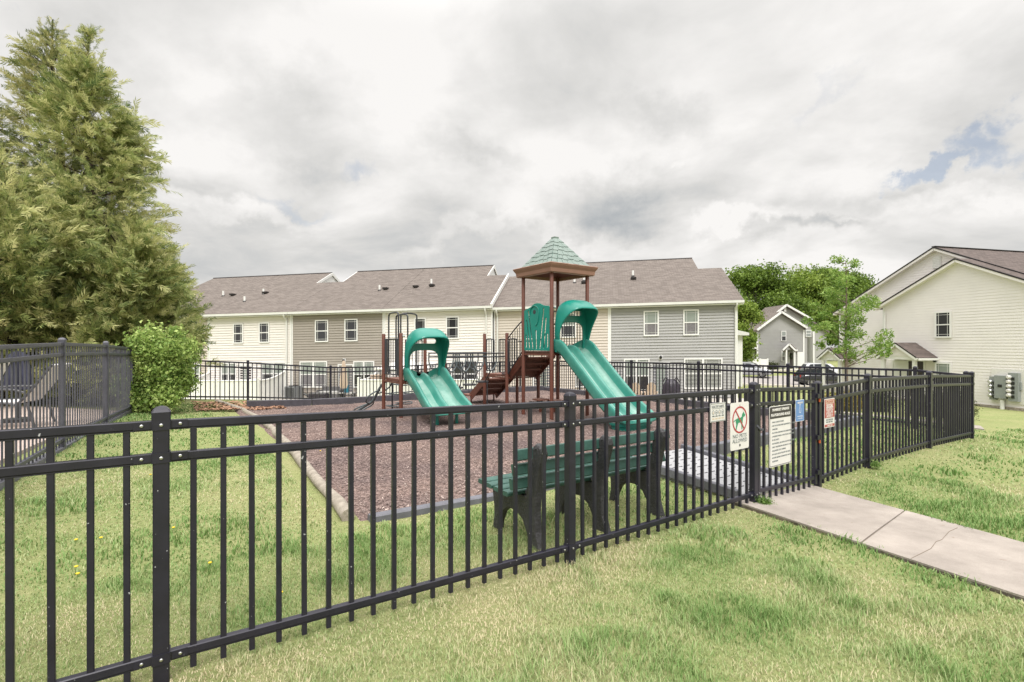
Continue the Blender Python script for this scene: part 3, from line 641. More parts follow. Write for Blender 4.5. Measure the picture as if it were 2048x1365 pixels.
# the gate, standing between the two runs
def gate():
    p0 = W(4.985, FB); p1 = W(6.20, FB); g0, g1 = gz(*p0[:2]), gz(*p1[:2]); p0.z, p1.z = g0 + .03, g1 + .03
    t = thing('metal_gate', p0, 'black picket gate carrying the playground rules sign, across the concrete path', 'gate')
    u = VU
    for p, w in ((p0, .045), (p1, .05)): MB().box(p + VZ * .60, (w, w, 1.17), AXF, .004).build('stile', 'fence', t)
    sl = (p1.z - p0.z) / (p1 - p0).length
    for h in (1.125, .977, .09): MB().bar(p0 + u * .027 + VZ * h, p1 - u * .029 + VZ * h, .036, .038, ch=.004).build('rail', 'fence', t)
    n = 9; L = (Vector((p1.x, p1.y, 0)) - Vector((p0.x, p0.y, 0))).length
    src = None
    for k in range(1, n + 1):
        f = p0 + (p1 - p0) * (k / (n + 1)) - VZ * .012
        if src is None: src = MB().box(Vector((0, 0, .56)), (.0254, .0254, 1.12), AXF, .003).build('picket', 'fence', t, local=True); src.location = f - p0
        else: inst(src, t, f - p0)
    for h in (.16, .56, 1.04):               # hinges to the fence post
        c = p1 + u * .05 + VZ * h
        hg = MB().box(c - VN * .012, (.085, .055, .03), AXF).box(c - VN * .045 - u * .055, (.05, .02, .05), AXF).cyl(c - VN * .045 - u * .01 - VZ * .03, .009, .06, 10)
        h_ = hg.build('hinge', 'fence', t)
        if h > .3: MB().box(c - VN * .035 - VZ * .055 + u * .005, (.02, .012, .035), AXF).build('tag', 'orange', h_)
    c = p0 + VZ * .72
    MB().bar(c - VN * .03 - u * .07 + VZ * .05, c - VN * .035 + u * .0, .014, .02).bar(c - VN * .035, c - VN * .035 + u * .04, .014, .02).build('latch', 'fence_grey', t)
gate()

# ------------------------------------------------------------------ signs on the fence and the gate
def sign_frame(a, Z, out): 
    o = W(a, FB); o.z = Z; return o - VN * out
def sign(name, label, x0, x1, ytop, ybot, build, base='sign_white', r=.02, edge=None, out=.032):
    """x0/x1: picture columns of its edges; ytop/ybot rows at the middle. Lies just in front of the pickets."""
    b = FB - out
    def a_of(x): t = (x - 1024) / F; return (b * UY + b * UX * t) / (UX - UY * t)
    a0, a1 = a_of(x0), a_of(x1); am = (a0 + a1) / 2; P = W(am, b); Y = P.y
    z1, z0 = CAMZ - (ytop - HY) / F * Y, CAMZ - (ybot - HY) / F * Y
    w, h = a1 - a0, z1 - z0; c = W(am, b); c.z = (z0 + z1) / 2
    t = thing(name, c, label, 'sign', 'signs wired to the playground fence')
    X, Yv, Z = VU, VZ, -VN
    def put(mesh, m, nm, lift=.0022, dx=0, dy=0): return MB().add(*placed(mesh, c + Z * lift + X * dx + Yv * dy, X, Yv, Z)).build(nm, m, t)
    put(filled([rrect(-w / 2, -h / 2, w / 2, h / 2, r)], .002, 0), base, 'panel', 0)
    build(put, w, h); return t
def s_habits(put, w, h):
    put(filled([rrect(-w/2+.004, -h/2+.004, w/2-.004, h/2-.004, .008), rrect(-w/2+.009, -h/2+.009, w/2-.009, h/2-.009, .006)], .0012), 'sign_grey', 'border')
    put(text('HEALTHY HABITS', .034, w * .78), 'sign_grey', 'lettering', dy=h * .30)
    put(filled([[(-w*.37, -.0015), (w*.37, -.0015), (w*.37, .0015), (-w*.37, .0015)]], .0012), 'sign_grey', 'rule', dy=h * .2)
    for i, x in enumerate((-.3, -.1, .1, .3)):
        put(filled([arc(0, 0, w*.075, w*.09, 0, 340, 16), arc(0, 0, w*.055, w*.07, 0, 340, 16)], .0012), 'sign_grey', 'icon', dx=w * x, dy=h * .0)
        put(filled([arc(0, -w*.01, w*.03, w*.035, 0, 340, 10)], .0012), 'sign_grey' if i % 2 else 'sign_tan', 'icon', dx=w * x, dy=h * .0)
    for i, (st, x) in enumerate((('WASH', -.3), ('COVER', -.1), ('SPACE', .1), ('CLEAN', .3))): put(text(st, .018, w * .15), 'sign_grey', 'lettering', dx=w * x, dy=-h * .2)
    for x in (-.3, -.1, .1, .3): put(filled([rrect(-w*.07, -h*.04, w*.07, h*.04, .003)], .0012), 'sign_tan', 'badge', dx=w * x, dy=-h * .33)
def s_pets(put, w, h):
    cy = h * .13; rx = w * .40; k = rx
    body = [(-.52,.08),(-.72,.02),(-.95,-.10),(-.93,-.14),(-.70,-.05),(-.58,0),(-.60,-.12),(-.50,-.30),(-.56,-.5),(-.62,-.74),(-.50,-.74),(-.40,-.5),(-.22,-.22),(0,-.2),(.2,-.25),(.24,-.5),(.26,-.74),(.36,-.74),(.37,-.45),(.42,-.1),(.5,.16),(.66,.2),(.78,.26),(.78,.34),(.66,.42),(.56,.58),(.48,.5),(.36,.42),(.28,.2),(.1,.14),(-.2,.14)]
    put(filled([[(x * k * .92, y * k * 1.02) for x, y in body]], .0012), 'sign_green', 'dog_symbol', dy=cy)
    put(filled([arc(0, 0, rx, rx * 1.02, 0, 354, 60), arc(0, 0, rx * .88, rx * .9, 0, 354, 60)], .0012), 'sign_red', 'ring', .003, dy=cy)
    s, c_ = math.sin(R(-52)), math.cos(R(-52)); l, t_ = rx * .93, rx * .055
    put(filled([[(c_ * x - s * y, s * x + c_ * y) for x, y in ((-l, -t_), (l, -t_), (l, t_), (-l, t_))]], .0012), 'sign_red', 'slash', .0036, dy=cy)
    put(text('NO PETS', .052, w * .74, .0004), 'sign_grey', 'lettering', dy=-h * .215); put(text('ALLOWED', .052, w * .80, .0004), 'sign_grey', 'lettering', dy=-h * .315)
    put(filled([arc(0, 0, .006, .006, 0, 330, 12)], .003), 'screw', 'screw', dy=h * .44); put(filled([arc(0, 0, .012, .012, 0, 330, 12)], .004), 'frame', 'screw', dy=-h * .41)
def s_rules(put, w, h):
    put(filled([rrect(-w/2+.008, -h/2+.008, w/2-.008, h/2-.008, .016), rrect(-w/2+.013, -h/2+.013, w/2-.013, h/2-.013, .013)], .0012), 'sign_black', 'border')
    put(filled([rrect(-w/2+.014, h*.295, w/2-.014, h/2-.014, .01)], .0012), 'sign_black', 'heading')
    put(text('SOMERSET SPRINGS', .036, w * .76, .0012), 'sign_white', 'lettering', .0038, dy=h * .435); put(text('PLAYGROUND RULES', .038, w * .86, .0014), 'sign_white', 'lettering', .0038, dy=h * .35)
    ls = ['- PARK CLOSES AT DARK', '- USE OF PLAYGROUND EQUIPMENT IS AT YOUR', '  OWN RISK', '- PLAY AREA DESIGNED FOR RESIDENTS ONLY', '- CHILDREN UNDER 5 MUST BE ACCOMPANIED', '  BY AN ADULT', '- NO SMOKING, ALCOHOL OR PETS PERMITTED', '- ONLY ONE PERSON ON SLIDE AT A TIME', '- NO JUMPING OFF CLIMBERS', '- NO GLASS OR BOTTLES IN THE AREA', '- NO BIKE RIDING IS PERMITTED ON THE', '  EQUIPMENT']
    for i, s_ in enumerate(ls): put(text(s_, .022, None, 0, align='LEFT'), 'sign_grey', 'lettering', dx=-w * .405, dy=h * (.235 - i * .0585))
def s_blue(put, w, h):
    put(filled([rrect(-w/2+.006, -h/2+.006, w/2-.006, h/2-.006, .008)], .0012), 'sign_blue', 'field')
    put(text('WASH HANDS', .03, w * .62), 'sign_white', 'lettering', .0038, dy=h * .36)
    hand = [(-.28, -.5), (-.34, .0), (-.25, .25), (-.14, .8), (0, .92), (.12, .8), (.16, .3), (.3, .1), (.3, -.25), (.2, -.55), (0, -.62)]
    k = w * .36; put(filled([[(x * k, y * k) for x, y in hand], [(x * k * .74, y * k * .84) for x, y in hand]], .0012), 'sign_pale', 'hand_symbol', .0038, dy=h * .06)
    put(text('FOR 20 SECONDS', .02, w * .6), 'sign_pale', 'lettering', .0038, dy=-h * .27); put(text('STOP THE SPREAD', .014, w * .55), 'sign_pale', 'lettering', .0038, dy=-h * .37)
def s_red(put, w, h):
    put(filled([rrect(-w/2+.008, -h*.16, w/2-.008, h/2-.01, .004)], .0012), 'sign_red2', 'field'); put(filled([rrect(-w/2+.008, -h/2+.01, w/2-.008, -h*.385, .004)], .0012), 'sign_red2', 'field')
    put(filled([rrect(-w*.38, h*.33, w*.38, h*.45, .003)], .0012), 'sign_tan', 'band', .0034)
    put(text('PLEASE', .04, w * .62), 'sign_red', 'lettering', .0046, dy=h * .39); put(text('SOCIAL', .06, w * .66, .002), 'sign_white', 'lettering', .0038, dy=h * .24)
    for i, s_ in enumerate(('DISTANCE', 'STAY SIX', 'FEET', 'APART')): put(text(s_, .04, w * (.66, .6, .62, .6)[i]), 'sign_white', 'lettering', .0038, dy=h * (.145 - i * .085))
    for i, s_ in enumerate(('KEEP EVERYONE', 'SAFE AND WELL')): put(text(s_, .026, w * .66), 'sign_grey', 'lettering', dy=-h * (.235 + i * .075))
    put(text('THANK YOU', .03, w * .5), 'sign_white', 'lettering', .0038, dy=-h * .435)
sign('fence_sign', 'small square white sign headed healthy habits with four little icons', 1420, 1451, 806, 843.5, s_habits, r=.006)
sign('fence_sign', 'white no pets allowed sign with a green dog inside a red slashed ring', 1460.5, 1497.5, 805, 899, s_pets, r=.022)
sign('fence_sign', 'large white playground rules sign with a black heading, hung on the gate', 1538.5, 1582.5, 811, 931, s_rules, r=.02)
sign('fence_sign', 'small blue sign with a white hand outline, on the gate beside the rules', 1591, 1608, 800, 843, s_blue, base='sign_pale', r=.01)
sign('fence_sign', 'narrow red and white social distance sign just right of the gate hinges', 1648.5, 1669, 797.5, 855, s_red, r=.004)

# ------------------------------------------------------------------ borders of the mulch, ramp, log edge
def plank(name, label, cat, a0, b0, a1, b1, m, h=.2, w=.1, group='grey plastic timbers edging the mulch', dz=.02):
    p, q = WG(a0, b0, dz), WG(a1, b1, dz); d = (q - p).normalized()
    t = tag(MB().bar(p + d * .012 + VZ * (h / 2 - .05), q - d * .012 + VZ * (h / 2 - .05), w, h, ch=.012).build(name, m, None, loc=p), label, cat, group)
    return t
FRONT = [(1.62, 3.4), (3.4, 5.15)]
plank('border_timber', 'grey plastic edging timber left of the bench, beside the log end', 'edging', 1.5, 4.45, 3.35, 4.43, 'border', dz=-.03, h=.12)
plank('border_timber', 'grey plastic edging timber seen through the bench back', 'edging', 3.37, 4.43, 4.98, 4.43, 'border', dz=-.03, h=.13)
for i, (a0, a1, lb) in enumerate(((6.3, 8.3, 'pale topped edging timber right of the ramp, behind the no pets sign'), (8.32, 10.2, 'pale topped edging timber seen through the gate'), (10.22, 11.8, 'pale topped edging timber ending at the right corner of the mulch'))):
    plank('border_timber', lb, 'edging', a0, 4.44, a1, 4.44, 'border', h=.2)
bs = [4.5, 6.5, 8.5, 10.5, 12.6, 14.9]
nm = ['dark edging timber at the right corner of the mulch', 'dark edging timber behind the healthy habits sign', 'dark edging timber before the covered grill', 'dark edging timber behind the tall slide', 'dark edging timber right of the tower, reaching the far corner']
for i in range(5): plank('border_timber', nm[i], 'edging', 11.78, bs[i], 11.78, bs[i + 1], 'border_dark')
as_ = [1.75, 3.4, 5.1, 6.8, 8.5, 10.2, 11.75]
nm = ['dark edging timber starting beside the far end of the log', 'dark edging timber before the grey air conditioner', 'dark edging timber beyond the curved loop climber', 'dark edging timber behind the short slide', 'dark edging timber behind the disc bridge', 'dark edging timber behind the stairs']
for i in range(6): plank('border_timber', nm[i], 'edging', as_[i], 14.9, as_[i + 1], 14.9, 'border_dark', h=.24)

def log():
    base = WG(1.36, 4.55); t = thing('timber_log', base, 'weathered round timber log edging the left side of the mulch', 'log')
    cuts = [(1.36, 4.55, 1.52, 7.9), (1.52, 7.93, 1.62, 11.5), (1.62, 11.53, 1.6, 14.2), (1.6, 14.23, 1.2, 16.4)]
    for a0, b0, a1, b1 in cuts:
        pts = []; rs = []
        for i in range(9):
            u = i / 8; p = WG(a0 + (a1 - a0) * u, b0 + (b1 - b0) * u, .035); p += VU * random.uniform(-.012, .012) + VZ * random.uniform(-.008, .008); pts.append(p); rs.append(.06 + random.uniform(-.005, .005))
        MB().tube(pts, rs, 12).build('log_section', 'log', t, smooth=True)
log()

def ramp():
    c = [(5.02, 2.98), (6.16, 2.98), (6.16, 4.55), (5.02, 4.55)]; base = WG(5.6, 3.7)
    t = thing('entry_ramp', base, 'grey plastic entry ramp with raised kerbs, from the gate to the mulch', 'ramp')
    q = [WG(a, b, .03 + .12 * (b > 4)) for a, b in c]; P = lambda u, v: q[0].lerp(q[1], u).lerp(q[3].lerp(q[2], u), v)
    sf = MB(); n = 12
    sf.loft([[P(0, j / n) , P(1, j / n), P(1, j / n) - VZ * .3, P(0, j / n) - VZ * .3] for j in range(n + 1)])
    d = sf; nf = len(sf.f)                    # raised grip marks
    for j in range(15):
        for i in range(7):
            p = P((i + .5 + (j % 2) * .5) / 7.6, (j + .6) / 15.4) + VZ * .003
            d.bar(p - VU * .03, p + VU * .03, .007, .008)
    o = d.build('ramp_surface', 'ramp', t); o.data.materials.append(M['border_dark'])
    for i, pl_ in enumerate(o.data.polygons): pl_.material_index = 1 if i >= nf else 0
    for a in (4.97, 6.21): MB().bar(WG(a, 2.98, .03), WG(a, 4.6, .15), .06, .11, ch=.01).build('side_kerb', 'border', t)
ramp()

# ------------------------------------------------------------------ park bench with its back to the fence
def bench():
    ca, cb = 3.12, 3.12; base = WG(ca, cb); g = base.z
    t = thing('park_bench', base, 'green slatted park bench with black moulded supports, its back to the fence', 'bench')
    gL, gR = gz(*W(ca - .9, cb)[:2]), gz(*W(ca + .9, cb)[:2]); sl = (gR - gL) / 1.8
    def P(x, y, z): return base + VU * x + VN * y + VZ * (z + sl * x)
    # side view of a support (y forward, z up): leg pair with an arch between, back rising behind
    prof = [(-.06, 0), (-.012, .14), (-.002, .30), (-.015, .46), (-.05, .62), (-.078, .72), (-.088, .765), (-.075, .80), (-.035, .815), (.005, .79), (.012, .75), (.018, .66), (.04, .52), (.07, .43), (.11, .39), (.20, .385), (.54, .405), (.59, .39), (.595, .34), (.57, .22), (.565, .12), (.59, 0), (.53, 0), (.512, .09), (.455, .19), (.365, .25), (.25, .255), (.15, .21), (.085, .11), (.055, 0)]
    prof = [(y, z - .02) for y, z in prof]
    for x in (-.72, .0, .72):
        s = filled([prof], .068, .012); mb = MB().add([P(x + v.z, v.x, v.y) for v in s[0]], s[1])
        o = mb.build('support', 'bench_frame', t)
        MB().tube(smooth_path([P(x, .035, 0), P(x, .062, .10), P(x, .13, .205), P(x, .24, .262), P(x, .375, .258), P(x, .475, .19), P(x, .536, .08), P(x, .554, 0)], 4), .036, 8).build('arch_rim', 'bench_frame', o, smooth=True)
        MB().tube(smooth_path([P(x, -.05, .74), P(x, -.04, .78), P(x, -.01, .77), P(x, .0, .72), P(x, .015, .62), P(x, .05, .48), P(x, .1, .40)], 4), .039, 8).build('edge_rim', 'bench_frame', o, smooth=True)
    L = 1.83
    def slat(y, z, w, h, tilt, nm):
        Y = (VN * math.cos(tilt) + VZ * math.sin(tilt)); Z = (VZ * math.cos(tilt) - VN * math.sin(tilt)); X = (VU + VZ * sl).normalized()
        MB().box(P(0, y, z), (h, w, L), (Z, Y, X), .008).build(nm, 'slat', t)
    for y in (.17, .29, .41, .53): slat(y, .415 + (y - .3) * .03, .09, .036, .03, 'seat_slat')
    for y, z in ((.083, .50), (.055, .618), (.03, .735)): slat(y, z, .036, .09, -.22, 'back_slat')
bench()
# ------------------------------------------------------------------ the play structure
def play():
    base = W(6.2, 10.0, -.12)
    T = thing('play_structure', base, 'brown and green playground climber with two slides, a shingled roof tower and a disc bridge', 'play structure')
    Z0 = -.35
    def P(a, b, z): return W(a, b, z)
    def post(a, b, top, r=.043):
        MB().tube([P(a, b, Z0), P(a, b, top - .02), P(a, b, top - .005), P(a, b, top)], [r, r, r * .85, r * .4], 16).build('post', 'brown', T, smooth=True)
    def clamp(a, b, z, into):
        MB().box(P(a, b, z) + into * .05, (.035, .035, .05), AXF).build('clamp', 'brown', T)
    # ---- tower
    A0, A1, B0, B1, ZD = 7.04, 8.11, 8.62, 9.69, 1.35
    for a, b in ((A0, B0), (A1, B0), (A0, B1), (A1, B1)): post(a, b, 3.22)
    ca, cb = (A0 + A1) / 2, (B0 + B1) / 2
    def deckslab(a0, a1, b0, b1, z):
        d = MB().box(P((a0 + a1) / 2, (b0 + b1) / 2, z - .028), (a1 - a0 - .09, b1 - b0 - .09, .056), AXF)
        o = d.build('deck', 'deck', T)
        for (p, q) in (((a0, b0), (a1, b0)), ((a1, b0), (a1, b1)), ((a1, b1), (a0, b1)), ((a0, b1), (a0, b0))):
            MB().bar(P(*p, z - .075), P(*q, z - .075), .03, .035).build('deck_beam', 'brown', o)
    deckslab(A0, A1, B0, B1, ZD)
    def sq(h, z): return [P(ca + x * h, cb + y * h, z) for x, y in ((-1, -1), (1, -1), (1, 1), (-1, 1))]
    sk = MB().loft([sq(h, z) for h, z in ((.56, 3.30), (.56, 3.10), (.635, 3.10), (.655, 3.12), (.665, 3.2), (.70, 3.255), (.72, 3.30), (.70, 3.315), (.60, 3.335), (.5, 3.34))], caps=False)
    sk.build('roof_skirt', 'skirt', T)
    MB().loft([sq(.555, 3.17), sq(.02, 3.62)], caps=False).build('roof_underside', 'brown', T)
    rf = MB(); N = 6; zb, zt, hb, ht = 3.335, 4.02, .565, .05
    rf.loft([sq(hb, zb), sq(ht, zt)], caps=True)
    ro = rf.build('roof', 'green_edge', T)
    tl = MB(); rr = random.Random(3)
    for s in range(4):
        for c in range(N):
            z0 = zb + (zt - zb) * (c - .12) / N; z1 = zb + (zt - zb) * min((c + 1.05) / N, .995)
            f = lambda z: hb + (ht - hb) * (z - zb) / (zt - zb)
            nt = max(2, 7 - c); 
            for i in range(nt):
                u0, u1 = -1 + 2 * i / nt, -1 + 2 * (i + 1) / nt
                zz0 = z0 + (.0 if (i + c) % 2 else .02) + rr.uniform(0, .012); zz0 = max(zz0, zb - .005)
                def q(u, z, off):
                    h = f(z) + off
                    return [P(ca + u * h, cb - h, z), P(ca + h, cb + u * h, z), P(ca - u * h, cb + h, z), P(ca - h, cb - u * h, z)][s]
                g = .014
                tl.add([q(u0 + g, zz0, .022), q(u1 - g, zz0, .022), q(u1 - g, z1, .008), q(u0 + g, z1, .008), q(u0, zz0, .0), q(u1, zz0, .0), q(u1, z1, -.01), q(u0, z1, -.01)],
                       [(0, 1, 2, 3), (0, 4, 5, 1), (1, 5, 6, 2), (2, 6, 7, 3), (3, 7, 4, 0)])
    tl.box(P(ca, cb, zt + .012), (.13, .13, .03), AXF).build('roof_shingles', 'green_roof', ro)
    # green panel with slots
    w = .475; sc, zs = .00232, .00143
    X = lambda x: (x - 355) * sc
    Zz = lambda y: 1.37 + (900 - y) * zs
    outl = [(-w, 1.37), (w, 1.37), (w, 2.33)] + [(X(x), Zz(y)) for x, y in ((540, 205), (500, 196), (462, 188), (435, 172), (405, 152), (365, 143), (325, 146), (292, 164), (268, 190), (235, 205), (195, 222), (150, 245))]
    loops = [outl]
    for x0, y0, x1, y1 in ((180, 850, 180, 660), (232, 855, 190, 420), (288, 860, 215, 265), (347, 865, 342, 590), (405, 860, 465, 240), (468, 855, 500, 400), (525, 840, 525, 650)):
        p, q = Vector((X(x0), Zz(y0), 0)), Vector((X(x1), Zz(y1), 0)); d = (q - p).normalized(); n = Vector((-d.y, d.x, 0)); r = .031
        loops.append([tuple((q + n * (r * math.cos(t)) + d * (r * math.sin(t)))[:2]) for t in [math.pi * i / 6 for i in range(7)]] + [tuple((p - n * (r * math.cos(t)) - d * (r * math.sin(t)))[:2]) for t in [math.pi * i / 6 for i in range(7)]])
    loops.append(arc(X(322), Zz(278), .05, .055, 0, 340, 18))
    pm = filled(loops, .03, .006); O = P(A0, cb, 0) + VU * .0
    po = MB().add([O - VN * v.x + VZ * v.y - VU * v.z for v in pm[0]], pm[1]).build('slotted_panel', 'green', T)
    MB().tube([O - VN * X(322) + VZ * Zz(278) - VU * .018, O - VN * X(322) + VZ * Zz(278) + VU * .018], .052, 16).build('black_knob', 'play_black', po)
    ring = [O - VN * x + VZ * y - VU * .024 for x, y in ((X(250), Zz(330)), (X(262), Zz(225)), (X(322), Zz(180)), (X(385), Zz(222)), (X(392), Zz(330)), (X(372), Zz(455)), (X(345), Zz(500)))]
    MB().tube(smooth_path(ring, 4), .011, 6).build('raised_rib', 'green', po, smooth=True)
    for z in (1.42, 2.28):
        for s in (-1, 1): MB().tube([O + VN * s * .50 + VZ * z, O + VN * s * .545 + VZ * z], .016, 8).build('bolt', 'screw', po)
    # ---- barriers of thin bars
    def barrier(p, q, z0, z1, n, name='barrier', hoop=0, m='play_black', r=.011):
        p, q = Vector(p), Vector(q); L = (q - p).length; d = (q - p) / L; mb = MB()
        if hoop:
            mb.tube(smooth_path([p + VZ * z0 + d * hoop, p + VZ * (z0 + .03), p + VZ * (z0 + hoop), p + VZ * (z1 - hoop), p + d * hoop * .3 + VZ * (z1 - hoop * .3), p + d * hoop + VZ * z1, q - d * hoop + VZ * z1, q - d * hoop * .3 + VZ * (z1 - hoop * .3), q + VZ * (z1 - hoop), q + VZ * (z0 + hoop), q + VZ * (z0 + .03), q + VZ * z0 - d * hoop], 3), r * 1.35, 8)
            mb.tube([p + VZ * z0 + d * hoop, q + VZ * z0 - d * hoop], r * 1.2, 8)
        else:
            for z in (z0, z1): mb.tube([p + VZ * z, q + VZ * z], r * 1.4, 8)
        for i in range(n): s = (i + 1) / (n + 1); mb.tube([p + d * L * s + VZ * z0, p + d * L * s + VZ * z1], r, 6)
        return mb.build(name, m, T, smooth=True)
    barrier(P(A1, B0 + .06, 0), P(A1, B1 - .06, 0), ZD + .05, ZD + .98, 9)
    barrier(P(A0 + .05, B1, 0), P(A0 + .3, B1, 0), ZD + .05, ZD + .98, 2)
    barrier(P(A1 - .3, B1, 0), P(A1 - .05, B1, 0), ZD + .05, ZD + .98, 2)
    # ---- slides
    def slide(a, b, path, hts, hump, legs=(), foot=None, label=None):
        X_, Y_ = VU, -VN; O = W(a, b, 0)
        pts = smooth_path([Vector((0, y, z)) for y, z in path], 5); n = len(pts); rings = []
        for i, p in enumerate(pts):
            t = (pts[min(i + 1, n - 1)] - pts[max(i - 1, 0)]).normalized(); nn = Vector((0, -t.z, t.y)); u = i / (n - 1)
            def itp(arr):
                s = u * (len(arr) - 1); k = min(int(s), len(arr) - 2); return arr[k] + (arr[k + 1] - arr[k]) * (s - k)
            h, hu, fl = itp(hts), itp(hump), itp([0, 0, 0, .0, .015, .02])
            w = .465 + fl
            half = [(-w - .01, -.0), (-w - .02, h - .03), (-w - .005, h), (-w + .03, h + .012), (-w + .065, h - .005), (-w + .078, h - .045), (-w + .1, .06), (-w + .14, .015), (-w + .2, 0), (-.15, 0), (-.095, .012), (-.06, hu * .55), (-.035, hu * .92), (0, hu)]
            top = half + [(-x, z) for x, z in half[-2::-1]]
            bot = [(w - .05, -.05), (.15, -.045), (0, -.045), (-.15, -.045), (-w + .05, -.05)]
            rings.append([O + X_ * x + Y_ * (p.y + nn.y * z) + VZ * (p.z + nn.z * z) for x, z in top + bot])
        mb = MB().loft(rings); o = mb.build('slide', 'green_faded', T, smooth=True); o.data.materials.append(M['green_worn'])
        nr = len(rings[0])
        for fi, pg in enumerate(o.data.polygons):
            if fi < (n - 1) * nr and (5 < fi % nr < 10 or 15 < fi % nr < 20): pg.material_index = 1
        md = o.modifiers.new('smooth', 'SUBSURF'); md.levels = md.render_levels = 1
        for y, z, x in legs: MB().tube([O + X_ * x + Y_ * y + VZ * Z0, O + X_ * x + Y_ * y + VZ * z], .034, 12).build('support_leg', 'green', o, smooth=True)
        if foot:
            y0, y1, z1 = foot
            MB().loft([[O + X_ * x * k + Y_ * (ym + (y - ym) * k) + VZ * z for x, y in ((-.36, y0), (-.43, y0 + .1), (-.43, y1 - .12), (-.34, y1), (.34, y1), (.43, y1 - .12), (.43, y0 + .1), (.36, y0))] for z, k, ym in ((Z0, .86, (y0 + y1) / 2), (-.1, .9, (y0 + y1) / 2), (z1 - .05, 1.0, (y0 + y1) / 2), (z1, 1.02, (y0 + y1) / 2))]).build('slide_foot', 'green', o, smooth=True)
        return o
    slide(ca, B0 - .03, [(-.09, ZD + .012), (.1, ZD - .02), (.26, ZD - .13), (.6, .93), (1.0, .58), (1.4, .25), (1.66, .09), (1.85, .03), (2.06, .02)], [.27, .28, .26, .24, .235, .235, .235, .23, .22, .20, .16, .04], [.15, .155, .155, .15, .15, .145, .14, .13, .12, .1, .06, .0], foot=(1.55, 2.02, -.02))
    # ---- low platform on the left
    L0, L1, M0, M1, ZL = 4.27, 5.34, 10.47, 11.54, .72
    for a, b in ((L0, M0), (L1, M0), (L0, M1), (L1, M1)): post(a, b, 1.76)
    deckslab(L0, L1, M0, M1, ZL)
    la = (L0 + L1) / 2
    slide(la, M0 - .03, [(-.09, ZL + .012), (.1, ZL - .02), (.26, ZL - .11), (.5, .48), (.8, .27), (1.02, .17), (1.2, .13), (1.44, .12)], [.27, .28, .26, .25, .24, .24, .23, .21, .17, .05], [.15, .155, .155, .15, .15, .14, .13, .11, .06, .0], legs=((1.18, .1, -.25), (1.18, .1, .2)))
    # ---- hoods over the slides
    def hood(a, b, zd):
        X_, Y_ = VU, -VN; O = W(a, b, zd); nt, nv = 34, 8; G = []
        for i in range(nt + 1):
            th = math.pi * (1 - i / nt); c, s = math.cos(th), math.sin(th)
            x = .475 * math.copysign(abs(c) ** .56, c); z = .235 + .875 * abs(s) ** .54; row_ = []
            for j in range(nv + 1):
                v = j / nv; y = .0 + v * (.12 + .50 * abs(s) ** .9)
                bul = math.sin(math.pi * v)
                row_.append(O + X_ * (x * (1 + .05 * v * abs(s) ** .3)) + Y_ * y + VZ * (z + .075 * bul * abs(s) - .16 * v * v * abs(s)))
            G.append(row_)
        mb = MB().loft(G, closed=False, caps=False); o = mb.build('slide_hood', 'green', T, smooth=True)
        md = o.modifiers.new('thickness', 'SOLIDIFY'); md.thickness = .04; md.offset = -1
        md = o.modifiers.new('smooth', 'SUBSURF'); md.levels = md.render_levels = 1
        out = [(.455 * math.copysign(abs(math.cos(t)) ** .56, math.cos(t)), .235 + .855 * abs(math.sin(t)) ** .54) for t in [math.pi * i / 30 for i in range(31)]]
        door = [(-.36, .06), (.36, .06)] + [(.36 * math.copysign(abs(math.cos(t)) ** .6, math.cos(t)), .43 + .24 * abs(math.sin(t)) ** .7) for t in [math.pi * i / 16 for i in range(17)]]
        ring = out + [(-.455, .0), (-.365, .0)] + list(reversed([p for p in door[2:]])) + [(.365, .0), (.455, .0)]
        slot = rrect(-.3, .80, .3, .93, .06)
        s = filled([ring, slot], .05, .012)
        b_ = MB().add([O + X_ * v.x + VZ * v.y + Y_ * (v.z + .03) for v in s[0]], s[1]).build('hood_back', 'green', o)
        for sx in (-1, 1): MB().tube([O + X_ * sx * .46 + VZ * .98 + Y_ * .02, O + X_ * sx * .52 + VZ * .98 + Y_ * .02], .02, 8).build('bolt', 'screw', o)
    hood(ca, B0 - .02, ZD); hood(la, M0 - .02, ZL)
    # ---- mid platform, stairs
    Q0, Q1, N0, N1, ZM = 7.04, 8.11, 10.39, 11.46, .74
    for a, b in ((Q0, N0), (Q0, N1)): post(a, b, 1.80)
    for a, b in ((Q1, N0 + .1), (Q1, N1)): post(a, b, ZM)
    deckslab(Q0, Q1, N0, N1, ZM)
    def stairs(b0, z0, b1, z1, n, name='stairs'):
        st = empty(name, W(ca, b0, z0) - origin(T)); st.parent = T
        for s in (A0 + .11, A1 - .11):
            p, q = P(s, b0, z0 - .07), P(s, b1, z1 - .07); MB().bar(p, q, .025, .2).build('stringer', 'brown', st)
        for i in range(1, n):
            u = i / n; b = b0 + (b1 - b0) * u; z = z0 + (z1 - z0) * u
            mb = MB().box(P(ca, b, z - .02), (A1 - A0 - .25, .27, .04), AXF)
            for k in range(14): mb.box(P(A0 + .16 + (A1 - A0 - .32) * k / 13, b - .137, z - .052), (.022, .012, .022), AXF)
            mb.build('tread', 'deck', st); MB().box(P(ca, b + .128 * (1 if b1 > b0 else -1), z - .1), (A1 - A0 - .26, .012, .12), AXF).build('riser', 'deck', st)
    stairs(B1 + .02, ZD, N0 + .1, ZM, 4); stairs(N1 + .0, ZM, N1 + .95, .08, 4)
    MB().box(P(ca - .05, N1 + 1.1, .06), (.84, .42, .04), AXF).build('bottom_step', 'deck', T)
    for a in (A0 + .15, A1 - .15): MB().tube([P(a, N1 + .98, Z0), P(a, N1 + .98, .05)], .022, 8).build('step_leg', 'brown', T)
